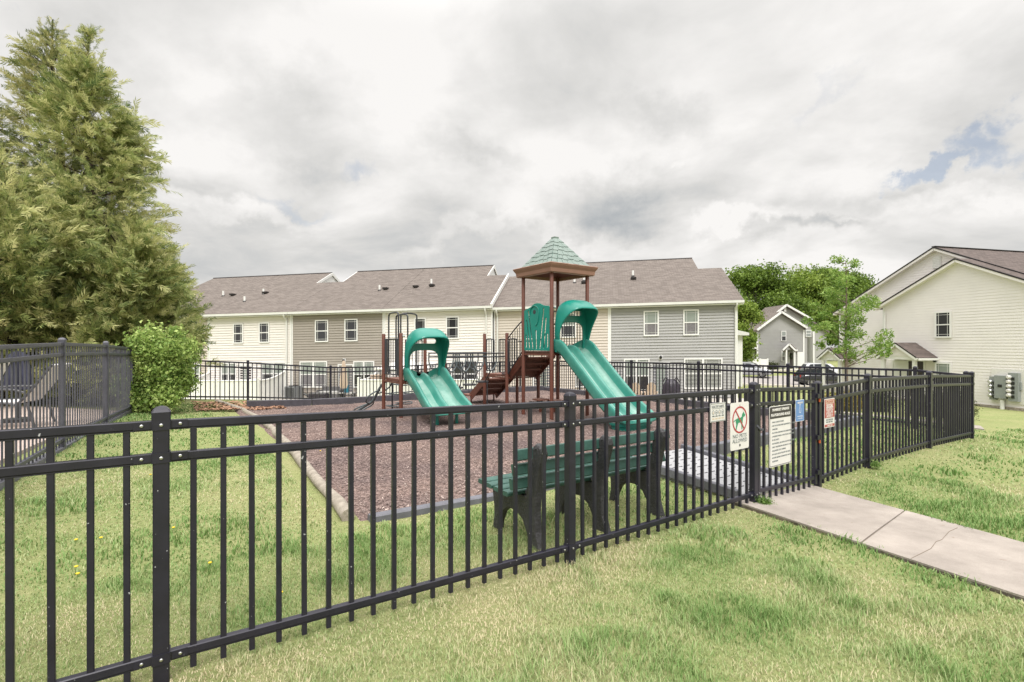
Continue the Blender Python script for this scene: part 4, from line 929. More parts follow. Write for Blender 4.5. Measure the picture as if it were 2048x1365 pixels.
    for a in (A0, A1):
        p, q = P(a, B1 + .05, 0), P(a, N0 - .05, 0); mb = MB()
        mb.tube(smooth_path([p + VZ * (ZD + .02), p + VZ * (ZD + .62), p + (q - p) * .12 + VZ * (ZD + .68), q + VZ * (ZM + .92), q + VZ * (ZM + .8), q + VZ * (ZM + .05)], 4), .016, 8)
        mb.tube([p + VZ * (ZD - .02), q + VZ * (ZM + .04)], .015, 8)
        for i in range(1, 6): u = i / 6; c = p + (q - p) * u; mb.tube([c + VZ * (ZD - .02 + (ZM - ZD + .06) * u), c + VZ * (ZD + .66 + (ZM + .24 - ZD) * u)], .01, 6)
        mb.build('stair_railing', 'play_black', T, smooth=True)
    barrier(P(Q0, N0 + .07, 0), P(Q0, N0 + .36, 0), ZM + .06, 1.64, 3, hoop=.06)
    barrier(P(Q0 + .07, N0, 0), P(Q0 + .30, N0, 0), ZM + .06, 1.65, 2, hoop=.06)
    barrier(P(Q0 + .06, N1, 0), P(Q0 + .3, N1, 0), ZM + .06, 1.65, 2, hoop=.06)
    barrier(P(Q1, N0 + .2, 0), P(Q1, N1 - .06, 0), ZM + .06, 1.6, 6)
    barrier(P(Q0 + .05, N0 - .02, 0), P(Q0 + .05, N0 + .3, 0), ZM + .02, 1.2, 1)
    # ---- bridge of hanging discs between the two platforms
    for b in (M0 + .06, M1 - .12):
        for z in (1.29, 1.2): MB().tube([P(L1 + .04, b, z), P(Q0 - .04, b - .06, z)], .017, 10).build('bridge_rail', 'play_black', T, smooth=True)
    for k in range(4):
        a = L1 + .20 + k * .37
        for b in (M0 + .05, M1 - .13):
            w_ = .155; mb = MB().tube(smooth_path([P(a - w_, b, 1.29), P(a - w_, b, 1.08), P(a - w_ * .7, b, .95), P(a - .03, b, .87), P(a + .03, b, .87), P(a + w_ * .7, b, .95), P(a + w_, b, 1.08), P(a + w_, b, 1.29)], 4), .017, 8)
            mb.build('hanging_loop', 'play_grey', T, smooth=True)
        bm_ = (M0 + M1) / 2 - .05; zd = .36 + .06 * k
        dsc = MB().cyl(P(a, bm_, zd), .17, .035, 20).build('stepping_disc', 'play_black', T, smooth=True)
        for b in (M0 + .05, M1 - .13): MB().tube([P(a, b, .87), P(a, bm_ + (b - bm_) * .3, zd + .02)], .013, 6).build('disc_hanger', 'play_black', dsc)
    for a, b, z in ((L1 + .35, M0 + .2, .42), (L1 + 1.2, M0 + .05, .6), (Q0 + .62, N0 + .1, .6)): MB().tube([P(a, b, Z0), P(a, b, z)], .014, 8).build('bridge_leg', 'play_black', T)
    # ---- what hangs on the low platform: bars, tall hoops, loop climber, ring climber
    barrier(P(L0, M0 + .07, 0), P(L0, M1 - .07, 0), ZL + .1, 1.63, 6)
    for b in (M0 + .16, M1 - .2): MB().bar(P(L0 - .01, b, ZL + .12), P(L0 - .01, b, 1.63), .05, .11).build('barrier_board', 'play_black', T)
    barrier(P(L0 + .55, M1, 0), P(L1 - .08, M1, 0), ZL + .1, 1.62, 4, hoop=.05)
    def hoop(p, q, z0, z1, lean=0):
        d = (q - p).normalized(); r = .07
        MB().tube(smooth_path([p + VZ * z0, p + VZ * (z0 + z1) / 2, p + VZ * (z1 - .14), p + d * r * .35 + VZ * (z1 - .03), p + d * .14 + VZ * z1, q - d * .14 + VZ * z1, q - d * r * .35 + VZ * (z1 - .03), q + VZ * (z1 - .14), q + VZ * (z0 + z1) / 2, q + VZ * z0], 4), .019, 10).build('tall_hoop', 'play_black', T, smooth=True)
    hoop(P(L0 + .02, M0 + .2, 0), P(L0 + .02, M1 - .28, 0), ZL + .1, 2.23)
    hoop(P(4.70, M1, 0), P(5.12, M1, 0), .4, 2.27); hoop(P(4.62, M1 + .1, 0), P(4.68, M0 + .6, 0), .9, 2.22)
    sp = smooth_path([P(4.75, 11.4, .60), P(4.6, 11.62, .62), P(4.45, 11.86, .60), P(4.36, 12.02, .45), P(4.30, 12.15, .24), P(4.24, 12.26, .08), P(4.13, 12.45, -.04), P(3.96, 12.72, -.22)], 5)
    cl = MB().tube(sp, .032, 10).build('loop_climber', 'play_grey', T, smooth=True)
    cdir = (VU * .88 + VN * .47).normalized()
    for i0, i1, s in ((8, 19, 1), (17, 27, -1), (25, 34, 1), (27, 34, -1)):
        a, b = sp[i0], sp[i1]; d = b - a
        MB().tube(smooth_path([a, a + d * .15 + cdir * s * .14, a + d * .5 + cdir * s * .24, a + d * .85 + cdir * s * .17, b], 5), .019, 8).build('climber_loop', 'play_grey', cl, smooth=True)
    rc = MB().tube([P(4.72, 12.15, Z0), P(4.72, 12.15, .6)], .02, 8).build('ring_climber', 'play_black', T)
    for a, b, z in ((4.78, 12.2, .26), (5.10, 12.12, .27), (4.82, 12.25, -.06), (5.06, 12.2, .0), (4.9, 12.0, .5)):
        MB().tube([P(a, b, z) + Vector((.2 * math.cos(t), .2 * math.sin(t), .012 * math.sin(2 * t))) for t in [2 * math.pi * i / 22 for i in range(22)]], .016, 8, closed=True).build('climber_ring', 'play_grey', rc, smooth=True)
    # ---- seats under the tower
    for a, b, z in ((7.62, 9.75, .15), (7.92, 9.55, .12)):
        s_ = MB().box(P(a, b, z), (.34, .3, .035), AXF, .03).build('seat', 'deck', T); MB().tube([P(a, b, Z0), P(a, b, z)], .05, 10).build('seat_post', 'brown', s_)
    MB().bar(P(7.3, 9.8, .1), P(8.05, 9.5, .08), .05, .03).build('seat_beam', 'play_black', T)
play()
# ------------------------------------------------------------------ houses
def roof_uv(e0, e1):                         # unfold the roof along its eave and its slope, in metres
    e0, e1 = Vector(e0).normalized(), Vector(e1).normalized()
    def f(me, o0):
        uv = me.uv_layers.new(name='UVMap')
        for l in me.loops:
            p = me.vertices[l.vertex_index].co + o0; uv.data[l.index].uv = (p.dot(e0), p.dot(e1))
    return f
def siding(mp, k0, k1, z0, z1, m, parent, name='wall', lap=.165, top=None, low=None, proud=.048):
    """Clapboards between k0 and k1: mp(k, out, z) -> point. top(z) -> (ka, kb) trims the boards under a gable."""
    mb = MB(); z = z0; n = 0
    while z < z1 - 1e-4:
        zz = min(z + lap, z1); a0, b0 = (k0, k1) if not top else top(z); a1, b1 = (k0, k1) if not top else top(zz)
        if b0 - a0 < .02: break
        if b1 < a1: a1 = b1 = (a1 + b1) / 2
        mb.add([mp(a0, proud, z), mp(b0, proud, z), mp(b1, .004, zz), mp(a1, .004, zz), mp(a0, -.03, z), mp(b0, -.03, z)], [(0, 1, 2, 3), (4, 5, 1, 0)])
        z = zz
    o = mb.build(name, m, parent)
    return o
def boxm(mp, mb, k0, k1, o0, o1, z0, z1):
    return mb.add([mp(k, o, z) for z in (z0, z1) for k, o in ((k0, o0), (k1, o0), (k1, o1), (k0, o1))], [(0, 1, 2, 3), (4, 5, 6, 7), (0, 1, 5, 4), (1, 2, 6, 5), (2, 3, 7, 6), (3, 0, 4, 7)])
def window(mp_, k0, k1, z0, z1, parent, kind='dark', double=False, tr=.075, grid=True, blind=0.0):
    mp = lambda k, o, z: mp_(k, o + .026, z)
    """A sash window on the wall: white frame, panes, thin bars; several sashes side by side when double."""
    f = MB(); w0, w1 = k0, k1
    boxm(mp, f, k0, k1, .0, .06, z1 - tr, z1); boxm(mp, f, k0, k1, .0, .065, z0, z0 + tr * 1.1)
    boxm(mp, f, k0, k0 + tr, .0, .058, z0 + tr * 1.1, z1 - tr); boxm(mp, f, k1 - tr, k1, .0, .058, z0 + tr * 1.1, z1 - tr)
    cells = [(k0 + tr, k1 - tr)]
    if double: km = (k0 + k1) / 2; boxm(mp, f, km - .06, km + .06, .0, .058, z0 + tr * 1.1, z1 - tr); cells = [(k0 + tr, km - .06), (km + .06, k1 - tr)]
    zm = (z0 + z1) / 2
    for a, b in cells: boxm(mp, f, a, b, .0, .05, zm - .03, zm + .03)
    o = f.build('window', 'white', parent)
    for a, b in cells:
        for i, (c, d) in enumerate(((z0 + tr * 1.1, zm - .03), (zm + .03, z1 - tr))):
            km_ = {'dark': 'glass', 'blind': 'glass_blind', 'half': 'glass_blind' if i else 'curtain', 'half2': 'glass_blind' if i else 'glass', 'slats': 'glass', 'curtain': 'curtain' if not i else 'glass_blind'}[kind]
            boxm(mp, MB(), a, b, .006, .034 - .006 * (1 - i), c, d).build('pane', km_, o)
            if kind == 'slats':
                s = MB(); n = int((d - c) / .075)
                for j in range(n): boxm(mp, s, a + .02, b - .02, .03, .036, c + (j + .3) * (d - c) / n, c + (j + .72) * (d - c) / n)
                s.build('blind', 'blind', o)
            if grid:
                g = MB(); e = min(.11, (b - a) * .2)
                for kk in (a + e, b - e): boxm(mp, g, kk - .011, kk + .011, .036, .043, c, d)
                zc = d - e if i else c + e; boxm(mp, g, a, b, .0365, .0425, zc - .011, zc + .011)
                g.build('muntin', 'muntin', o)
    return o
def lantern(mp, k, z, parent):
    o = boxm(mp, MB(), k - .1, k + .1, .0, .05, z - .13, z + .13).build('wall_light', 'white', parent)
    mb = MB().ball(mp(k, .12, z), .085, 8, 6, (1, 1, 1.3)); boxm(mp, mb, k - .04, k + .04, .03, .1, z + .05, z + .1); mb.build('lantern', 'lamp', o)
def door(mp, k0, k1, z0, z1, parent, m='door_grey', glass=True):
    f = MB(); t = .08; boxm(mp, f, k0 - t, k0, 0, .055, z0, z1); boxm(mp, f, k1, k1 + t, 0, .055, z0, z1); boxm(mp, f, k0 - t, k1 + t, 0, .06, z1, z1 + t)
    o = boxm(mp, MB(), k0, k1, 0, .035, z0, z1).build('door', m, parent); f.build('door_frame', 'white', o)
    if glass: boxm(mp, MB(), k0 + .2, k1 - .18, .03, .042, z0 + .22, z1 - .18).build('door_glass', 'glass_blind', o)
    MB().ball(mp(k1 - .1, .07, z0 + 1.0), .035, 8, 6).build('handle', 'screw', o)

# ---- the row of town houses behind the playground
ZE, RR1, RR2, SLP = 3.86, 5.04, 7.3, .476
def rowhouse(k0, k1, hi, sid, label, ups, lows, doors=(), lamps=(), vents=(), shift=(0, 0), gable_right=False, gable_left=False, corner='white', right_end=False, rake=False, down=None, left_end=False):
    do, dz = shift
    mp = lambda k, o, z: row(k, -o - do, z + dz)
    base = mp((k0 + k1) / 2, 0, -1.55)
    t = thing('town_house', base, label, 'house', 'town houses in a row')
    siding(mp, k0 + .09, k1 - .09, -1.75, ZE - .12, sid, t)
    rz = lambda r: ZE + .13 + SLP * (r + .35)
    # corner boards
    for k in (k0, k1): boxm(mp, MB(), k - .088 if k == k1 else k + .002, k - .002 if k == k1 else k + .088, -.02, .045, -1.75, ZE - .12).build('corner_board', corner, t)
    # end walls and the body behind, so that the house is solid
    for k, s in ((k0, 1), (k1, -1)):
        if (k == k0 and right_end) or (k == k1 and left_end):
            pts = [(0.03, -1.75), (0.03, ZE)] + [(RR1, rz(RR1) - .12), (10.3, ZE), (10.3, -1.75)]
            MB().prism([mp(k, -r, z) for r, z in pts], mp(k + s * .1, 0, 0) - mp(k, 0, 0)).build('end_wall', sid, t)
    boxm(mp, MB(), k0 + .1, k1 - .1, -10.2, -10.0, -1.75, ZE).build('rear_wall', sid, t)
    # roof slabs
    th = .14
    def slab(ka, kb, r0, z0, r1, z1, nm='roof', parent=t):
        e1 = Vector(mp(ka, -r1, z1)) - Vector(mp(ka, -r0, z0))
        mb = MB().add([mp(ka, -r0, z0), mp(kb, -r0, z0), mp(kb, -r1, z1), mp(ka, -r1, z1), mp(ka, -r0, z0 - th), mp(kb, -r0, z0 - th), mp(kb, -r1, z1 - th), mp(ka, -r1, z1 - th)], [(0, 1, 2, 3), (4, 7, 6, 5), (0, 4, 5, 1), (1, 5, 6, 2), (2, 6, 7, 3), (3, 7, 4, 0)])
        mb.uv = roof_uv(KD, e1); return mb.build(nm, 'shingle', parent)
    ra, rb = (k0 - (.25 if right_end else 0), k1 + (.25 if left_end else 0))
    top = rz(RR1)
    roof = slab(ra, rb, -.35, rz(-.35), RR1, top)
    slab(ra, rb, RR1 + .002, top, RR1 * 2 + .35, rz(-.35), 'rear_slope', roof)
    if hi:
        h0, h1 = hi; tz = rz(RR2)
        slab(h0, h1, RR1 + .002, top + .001, RR2, tz, 'upper_slope', roof)
        slab(h0, h1, RR2 + .002, tz, RR2 * 2 + .35, rz(-.35), 'upper_rear_slope', roof)
        MB().tube([mp(h0, -RR2, tz + .012), mp(h1, -RR2, tz + .012)], .05, 6).build('ridge_cap', 'rake', roof)
        for kk, on, s in ((h0, gable_right, 1), (h1, gable_left, -1)):
            if not on: continue
            zl = rz(RR1) - 1.2
            rs = (zl - rz(0)) / SLP
            g = MB().prism([mp(kk + s * .05, -(rs + .2), zl - .02), mp(kk + s * .05, -RR2, tz - th - .03), mp(kk + s * .05, -(2 * RR2 - rs - .2), zl - .02)], mp(kk + s * .12, 0, 0) - mp(kk + s * .05, 0, 0)).build('gable_wall', 'white' if sid != 's_grey' else 's_cream', t)
            f = MB().bar(mp(kk - s * .02, -(RR1 + .05), top - .09), mp(kk - s * .02, -RR2, tz - .09), .05, .2).bar(mp(kk - s * .02, -RR2, tz - .09), mp(kk - s * .02, -(2 * RR2 - RR1), top - .09), .05, .2).build('rake_board', 'white', g)
    if rake:
        MB().bar(mp(k0 + .0, .42, rz(-.35) - .05), mp(k0 + .0, -RR1, top - .05), .09, .26).build('rake_board', 'white', roof)
    # soffit, gutter, downpipe
    boxm(mp, MB(), ra, rb, .0, .34, ZE - .12, ZE - .06).build('soffit', 'white', t)
    boxm(mp, MB(), ra, rb, .345, .47, ZE - .04, ZE + .10).build('gutter', 'gutter', t)
    if down is not None:
        MB().tube(smooth_path([mp(down, .40, ZE - .04), mp(down, .38, ZE - .16), mp(down, .1, ZE - .4), mp(down, .09, ZE - .7), mp(down, .09, -1.5)], 4), .055, 8).build('downspout', 'gutter', t)
    for (x0, y0, x1, y1, kind) in ups:
        ka, za = rowpx(x0, y0); kb, zb = rowpx(x1, y1); window(mp, kb, ka, zb - dz, za - dz, t, kind)
    for (x0, y0, x1, y1, kind) in lows:
        ka, za = rowpx(x0, y0); kb, zb = rowpx(x1, y1); window(mp, kb, ka, max(zb - dz, -1.2), za - dz, t, kind, double=True)
    for (x0, x1, ytop, m) in doors:
        ka, za = rowpx(x0, ytop); kb, _ = rowpx(x1, ytop); door(mp, kb, ka, -1.47, za - dz, t, m)
    for x, y in lamps: k, z = rowpx(x, y); lantern(mp, k, z - dz, t)
    for x, y, kind in vents:                 # pipes and low vents on the front slope
        tt = (x - 1024) / F; hh = (HY - y) / F; r = None
        for i in range(600):
            r_ = i * .0125; k = (KO.x + KP.x * r_ - (KO.y + KP.y * r_) * tt) / (-KD.x + KD.y * tt); Y = KO.y + KP.y * r_ + KD.y * k
            if rz(r_) + dz + KS * k >= CAMZ + hh * Y: r = r_; kk = k; break
        if r is None: r, kk = 3.0, k
        z = rz(r)
        if kind == 'p':
            o = MB().cyl(mp(kk, -r, z - .05), .07, .42, 10).build('vent_pipe', 'white', roof); MB().cyl(mp(kk, -r, z - .04), .13, .09, 10, .09).build('flashing', 'rake', roof)
        else: boxm(mp, MB(), kk - .17, kk + .17, -r - .18, -r + .18, z + .02, z + .13).build('roof_vent', 'rake', roof)
    return t
rowhouse(0, 7.02, (1.22, 7.02), 's_grey', 'grey sided town house at the right end of the row, above the covered grill',
    [(1287, 622.5, 1317.5, 672.5, 'half'), (1366, 620, 1397.5, 671, 'half')], [(1247.5, 718, 1299, 790, 'half2'), (1367.5, 717, 1444.5, 778, 'slats')], [(1306, 1337, 728, 'door_grey')], [(1321, 715)], [(1266, 553, 'p'), (1267, 559, 'v')], right_end=True, down=.12)
rowhouse(7.02, 13.94, (7.02, 12.6), 's_beige', 'pale beige town house behind the roofed play tower',
    [(1121.5, 627, 1152, 676, 'half2'), (1046, 630, 1075, 679, 'dark')], [(1150, 722, 1196, 775, 'half2')], [(1068, 1100, 728, 'door_grey')], [(1120, 715)], [(1149, 566, 'p'), (1168, 562, 'p'), (1168, 567, 'v')], gable_left=True, down=13.7)
rowhouse(13.96, 20.96, (15.5, 20.96), 's_cream', 'cream town house behind the short slide and the white canopy',
    [(895, 634, 920.5, 678.5, 'dark'), (832, 637, 855, 682, 'dark')], [(905, 721, 957, 775, 'dark')], [(845, 872, 729, 'door_grey')], [(885, 717)], [(865, 570, 'p'), (866, 574, 'v'), (834, 576, 'v')], shift=(.22, .1), gable_right=True, rake=True, down=14.35)
rowhouse(20.98, 27.42, (20.98, 26.6), 's_taupe', 'taupe town house with a furnished patio and a closed beige parasol',
    [(635, 641, 661, 684.5, 'dark'), (693.5, 639, 719.5, 683, 'dark')], [(604.5, 723, 659, 775, 'curtain'), (711, 722.5, 752.5, 775, 'half2')], [(682, 708.5, 731, 'door_grey')], [(692.5, 721.5)], [(762, 582, 'p'), (774, 580, 'v')], shift=(.22, .1), gable_left=True)
rowhouse(27.44, 33.6, (28.8, 33.6), 's_cream', 'cream town house behind the long white fence on the left',
    [(472.5, 648, 492, 687.5, 'dark'), (523.5, 646, 544, 686, 'dark')], [(448.5, 726, 479, 770, 'half2'), (528.5, 725, 577.5, 770, 'half2')], [(486, 508, 733, 'door_dark')], (), [(531, 589, 'p'), (535, 588, 'v'), (493.5, 604, 'p')], shift=(.22, .1), gable_right=True, down=27.75)
rowhouse(33.62, 41.2, (33.62, 39.7), 's_beige', 'beige town house at the left end of the row, half hidden by the big conifer',
    [], [(381, 727, 407, 770, 'half2')], (), (), [(451, 593, 'p'), (470, 592, 'v')], shift=(.22, .1), left_end=True)
def behind():                                # white sliver beyond the right end
    mp = lambda k, o, z: row(k, 8 - o, z); b = mp(-1.1, 0, -1.5)
    t = thing('town_house', b, 'white house end glimpsed just right of the grey town house', 'house')
    boxm(mp, MB(), -2.3, -.12, -6, 0, -1.9, 2.2).build('wall', 'white', t)
    MB().prism([mp(-2.65, .35, 2.12), mp(-2.65, .35, 2.3), mp(-.1, .35, 2.95), mp(-.1, .35, 2.2)], mp(0, -6.6, 0) - mp(0, 0, 0)).build('roof', 'gutter', t)
    boxm(mp, MB(), -1.6, -1.0, 0, .05, -.2, 1.0).build('shutter', 'metal', t)
behind()

# ---- big cream house on the right
def creamhouse():
    base = gab(0, 0, -1.7); t = thing('gable_house', base, 'large cream sided house with a stepped double gable at the right edge', 'house')
    wf = lambda s, o, z: gab(s, -o, z)       # front gable wall
    wb = lambda s, o, z: gab(s, 1.2 - o, z)  # rear, higher gable wall
    P1, A1s, A1z, E1 = .50, -.8, 5.95, 3.85
    s1a, s1b = -4.95, 3.3
    tf = lambda z: (s1a, s1b) if z <= A1z - P1 * (s1b - A1s) else (A1s - (A1z - z) / P1, A1s + (A1z - z) / P1)
    tf2 = lambda z: (max(s1a, tf(z)[0]), min(s1b, tf(z)[1]))
    siding(wf, s1a, s1b, -1.85, A1z - .02, 's_cream2', t, top=tf2, lap=.15, proud=.02)
    A2s, A2z = 1.15, 6.98; s2a, s2b = -5.2, 7.5
    tb = lambda z: (s2a, s2b) if z <= A2z - P1 * (s2b - A2s) else (max(s2a, A2s - (A2z - z) / P1), min(s2b, A2s + (A2z - z) / P1))
    siding(wb, s2a, s2b, -1.85, A2z - .02, 's_cream2', t, top=tb, lap=.15, name='rear_gable_wall', proud=.02)
    boxm(wf, MB(), 3.3, 3.42, -1.2, .05, -1.85, A1z - P1 * 4.1).build('corner_board', 'white', t)
    boxm(wb, MB(), 7.5, 7.62, -.1, .05, -1.85, A2z - P1 * 6.4).build('corner_board', 'white', t)
    MB().prism([wb(7.52, 0, -1.85), wb(7.52, 0, 3.75), wb(7.52, -14, 3.75), wb(7.52, -14, -1.85)], GE * -.1).build('end_wall', 's_cream2', t)
    boxm(wf, MB(), s1a - .1, s1b, .0, .07, -1.86, -1.55).build('foundation', 'log', t)
    th = .16
    def rslab(ws, sa, za, sb, zb, d0, d1, nm, par):
        e1 = Vector(ws(sb, 0, zb)) - Vector(ws(sa, 0, za))
        pts = [ws(sa, -d0, za), ws(sb, -d0, zb), ws(sb, -d1, zb), ws(sa, -d1, za)]
        mb = MB().add([p for p in pts] + [p - VZ * th for p in pts], [(0, 1, 2, 3), (4, 7, 6, 5), (0, 4, 5, 1), (1, 5, 6, 2), (2, 6, 7, 3), (3, 7, 4, 0)])
        mb.uv = roof_uv(GQ, e1); return mb.build(nm, 'shingle2', par)
    def gable_roof(ws, As, Az, sL, sR, d1, nm):
        zt = Az + .17
        o = rslab(ws, sR, zt - P1 * (As - sR), As, zt, -.28, d1, nm, t); rslab(ws, sL, zt - P1 * (sL - As), As + .002, zt, -.28, d1, 'far_slope', o)
        for sE in (sL, sR):
            zE = zt - P1 * abs(sE - As)
            MB().bar(ws(sE, .30, zE - .03), ws(As, .30, zt - .03), .05, .075).build('drip_edge', 'rake', o)
            MB().bar(ws(sE, .285, zE - .14), ws(As, .285, zt - .14), .04, .12).build('rake_board', 's_cream2', o)
            MB().bar(ws(sE, .14, zE - .2), ws(As, .14, zt - .2), .26, .02).build('soffit', 's_cream2', o)
        return o
    gable_roof(wf, A1s, A1z, 3.75, -5.4, 9, 'front_roof'); gable_roof(wb, A2s, A2z, 7.9, -5.7, 14, 'main_roof')
    MB().bar(wb(A2s, .3, A2z + .19), wb(A2s, -14, A2z + .19), .22, .04).build('ridge_cap', 'rake', t)
    for y0, y1, kind in ((624.5, 676, 'dark'), (725, 772, 'blind')):
        sa, za = gabpx(1871.5, y0); sb, zb = gabpx(1904, y1); window(wf, sb, sa, zb, za, t, kind)
    sa, za = gabpx(1867, 515, 1.2); sb, zb = gabpx(1883, 536, 1.2)
    v = boxm(wb, MB(), sb, sa, 0, .06, zb, za).build('gable_vent', 'gutter', t); lv = MB()
    for i in range(7): boxm(wb, lv, sb + .06, sa - .06, .055, .075, zb + (i + .2) * (za - zb) / 7, zb + (i + .65) * (za - zb) / 7)
    lv.build('louvres', 'white', v)
    # electric meters on a board
    sa, za = gabpx(1984, 737); sb, zb = gabpx(2056, 811)
    bd = boxm(wf, MB(), sb, sa, .0, .045, zb, za).build('meter_board', 'sign_white', t)
    def mbx(x0, y0, x1, y1, dep, nm, m='metal'):
        a, z1 = gabpx(x0, y0); b, z0 = gabpx(x1, y1); return boxm(wf, MB(), b, a, .045, .045 + dep, z0, z1).build(nm, m, bd)
    mbx(1984.5, 753, 1997, 800, .16, 'meter_cabinet'); mbx(1996, 751, 2019.5, 798, .22, 'breaker_cabinet'); mbx(2022.5, 746, 2043, 804, .17, 'meter_cabinet'); mbx(2039, 765, 2046, 781, .1, 'junction_box')
    mbx(2003.5, 769, 2011.5, 775, .24, 'breaker_switch', 'lamp')
    for i, y in enumerate((754.5, 763.5, 772.5, 781.5, 790.5)):
        for x in (2024, 1987) if i else (2024,):
            s, z = gabpx(x + 1, y); c = wf(s, .2, z); MB().tube([c, c - GQ * .1, c - GQ * .15], [.1, .1, .06], 14).build('meter', 'meter_glass' if x > 2000 else 'screw', bd, smooth=True)
            s, z = gabpx(x + 8.5, y + 3); boxm(wf, MB(), s - .06, s + .06, .2, .24, z - .09, z + .06).build('breaker', 'lamp', bd)
    s, z = gabpx(2009, 800); MB().tube([wf(s, .15, z), wf(s, .15, -1.9)], .09, 10).build('conduit', 'gutter', t)
    # porches
    def porch(ws, s0, s1, dep, ze, m_lab, cols=True, mh=.7):
        sc = (s0 + s1) / 2; tri = [ws(s0 - .12, dep, ze), ws(s1 + .12, dep, ze), ws(sc, dep, ze + mh)]
        o = MB().prism(tri, -GQ * -.1).build('porch_gable', 's_cream2', t)
        for sE in (s0 - .25, s1 + .25):
            zE = ze - .06
            pts = [ws(sE, dep + .16, zE), ws(sc, dep + .16, ze + mh + .07), ws(sc, -.02, ze + mh + .07), ws(sE, -.02, zE)]
            mb = MB().add(pts + [p - VZ * .08 for p in pts], [(0, 1, 2, 3), (4, 7, 6, 5), (0, 4, 5, 1), (1, 5, 6, 2), (2, 6, 7, 3), (3, 7, 4, 0)]); mb.uv = roof_uv(GQ, pts[1] - pts[0]); mb.build('porch_roof', 'shingle2', o)
            MB().bar(ws(sE, dep + .18, zE - .02), ws(sc, dep + .18, ze + mh + .05), .03, .06).build('drip_edge', 'rake', o)
            MB().bar(ws(sE, dep + .165, zE - .11), ws(sc, dep + .165, ze + mh - .05), .04, .14).build('rake_board', 'white', o)
            MB().bar(ws(sE, dep + .1, zE - .1), ws(sE, .0, zE - .1), .1, .12).build('porch_gutter', 'gutter', o)
        boxm(ws, MB(), s0 - .1, s1 + .1, dep - .15, dep - .02, ze - .2, ze).build('porch_beam', 'white', o)
        if cols:
            for sE in (s0 + .06, s1 - .06): boxm(ws, MB(), sE - .08, sE + .08, dep - .17, dep - .01, -1.75, ze - .2).build('porch_column', 'white', o)
        boxm(ws, MB(), s0, s1, 0, dep, -1.9, -1.5).build('porch_slab', 'kerb', o)
    porch(wf, .5, 2.42, 1.35, .86, 'r'); porch(wb, 6.75, 8.2, .95, .62, 'l', mh=.62)
    door(wf, 1.0, 1.85, -1.5, .55, t, 'door_dark', False); lantern(wf, .35, .62, t)
    door(wf, 2.0, 2.75, -1.5, .5, t, 'white', False)
    MB().tube([wf(3.25, .1, 3.4), wf(3.25, .1, -1.7)], .05, 8).build('downspout', 'gutter', t)
creamhouse()

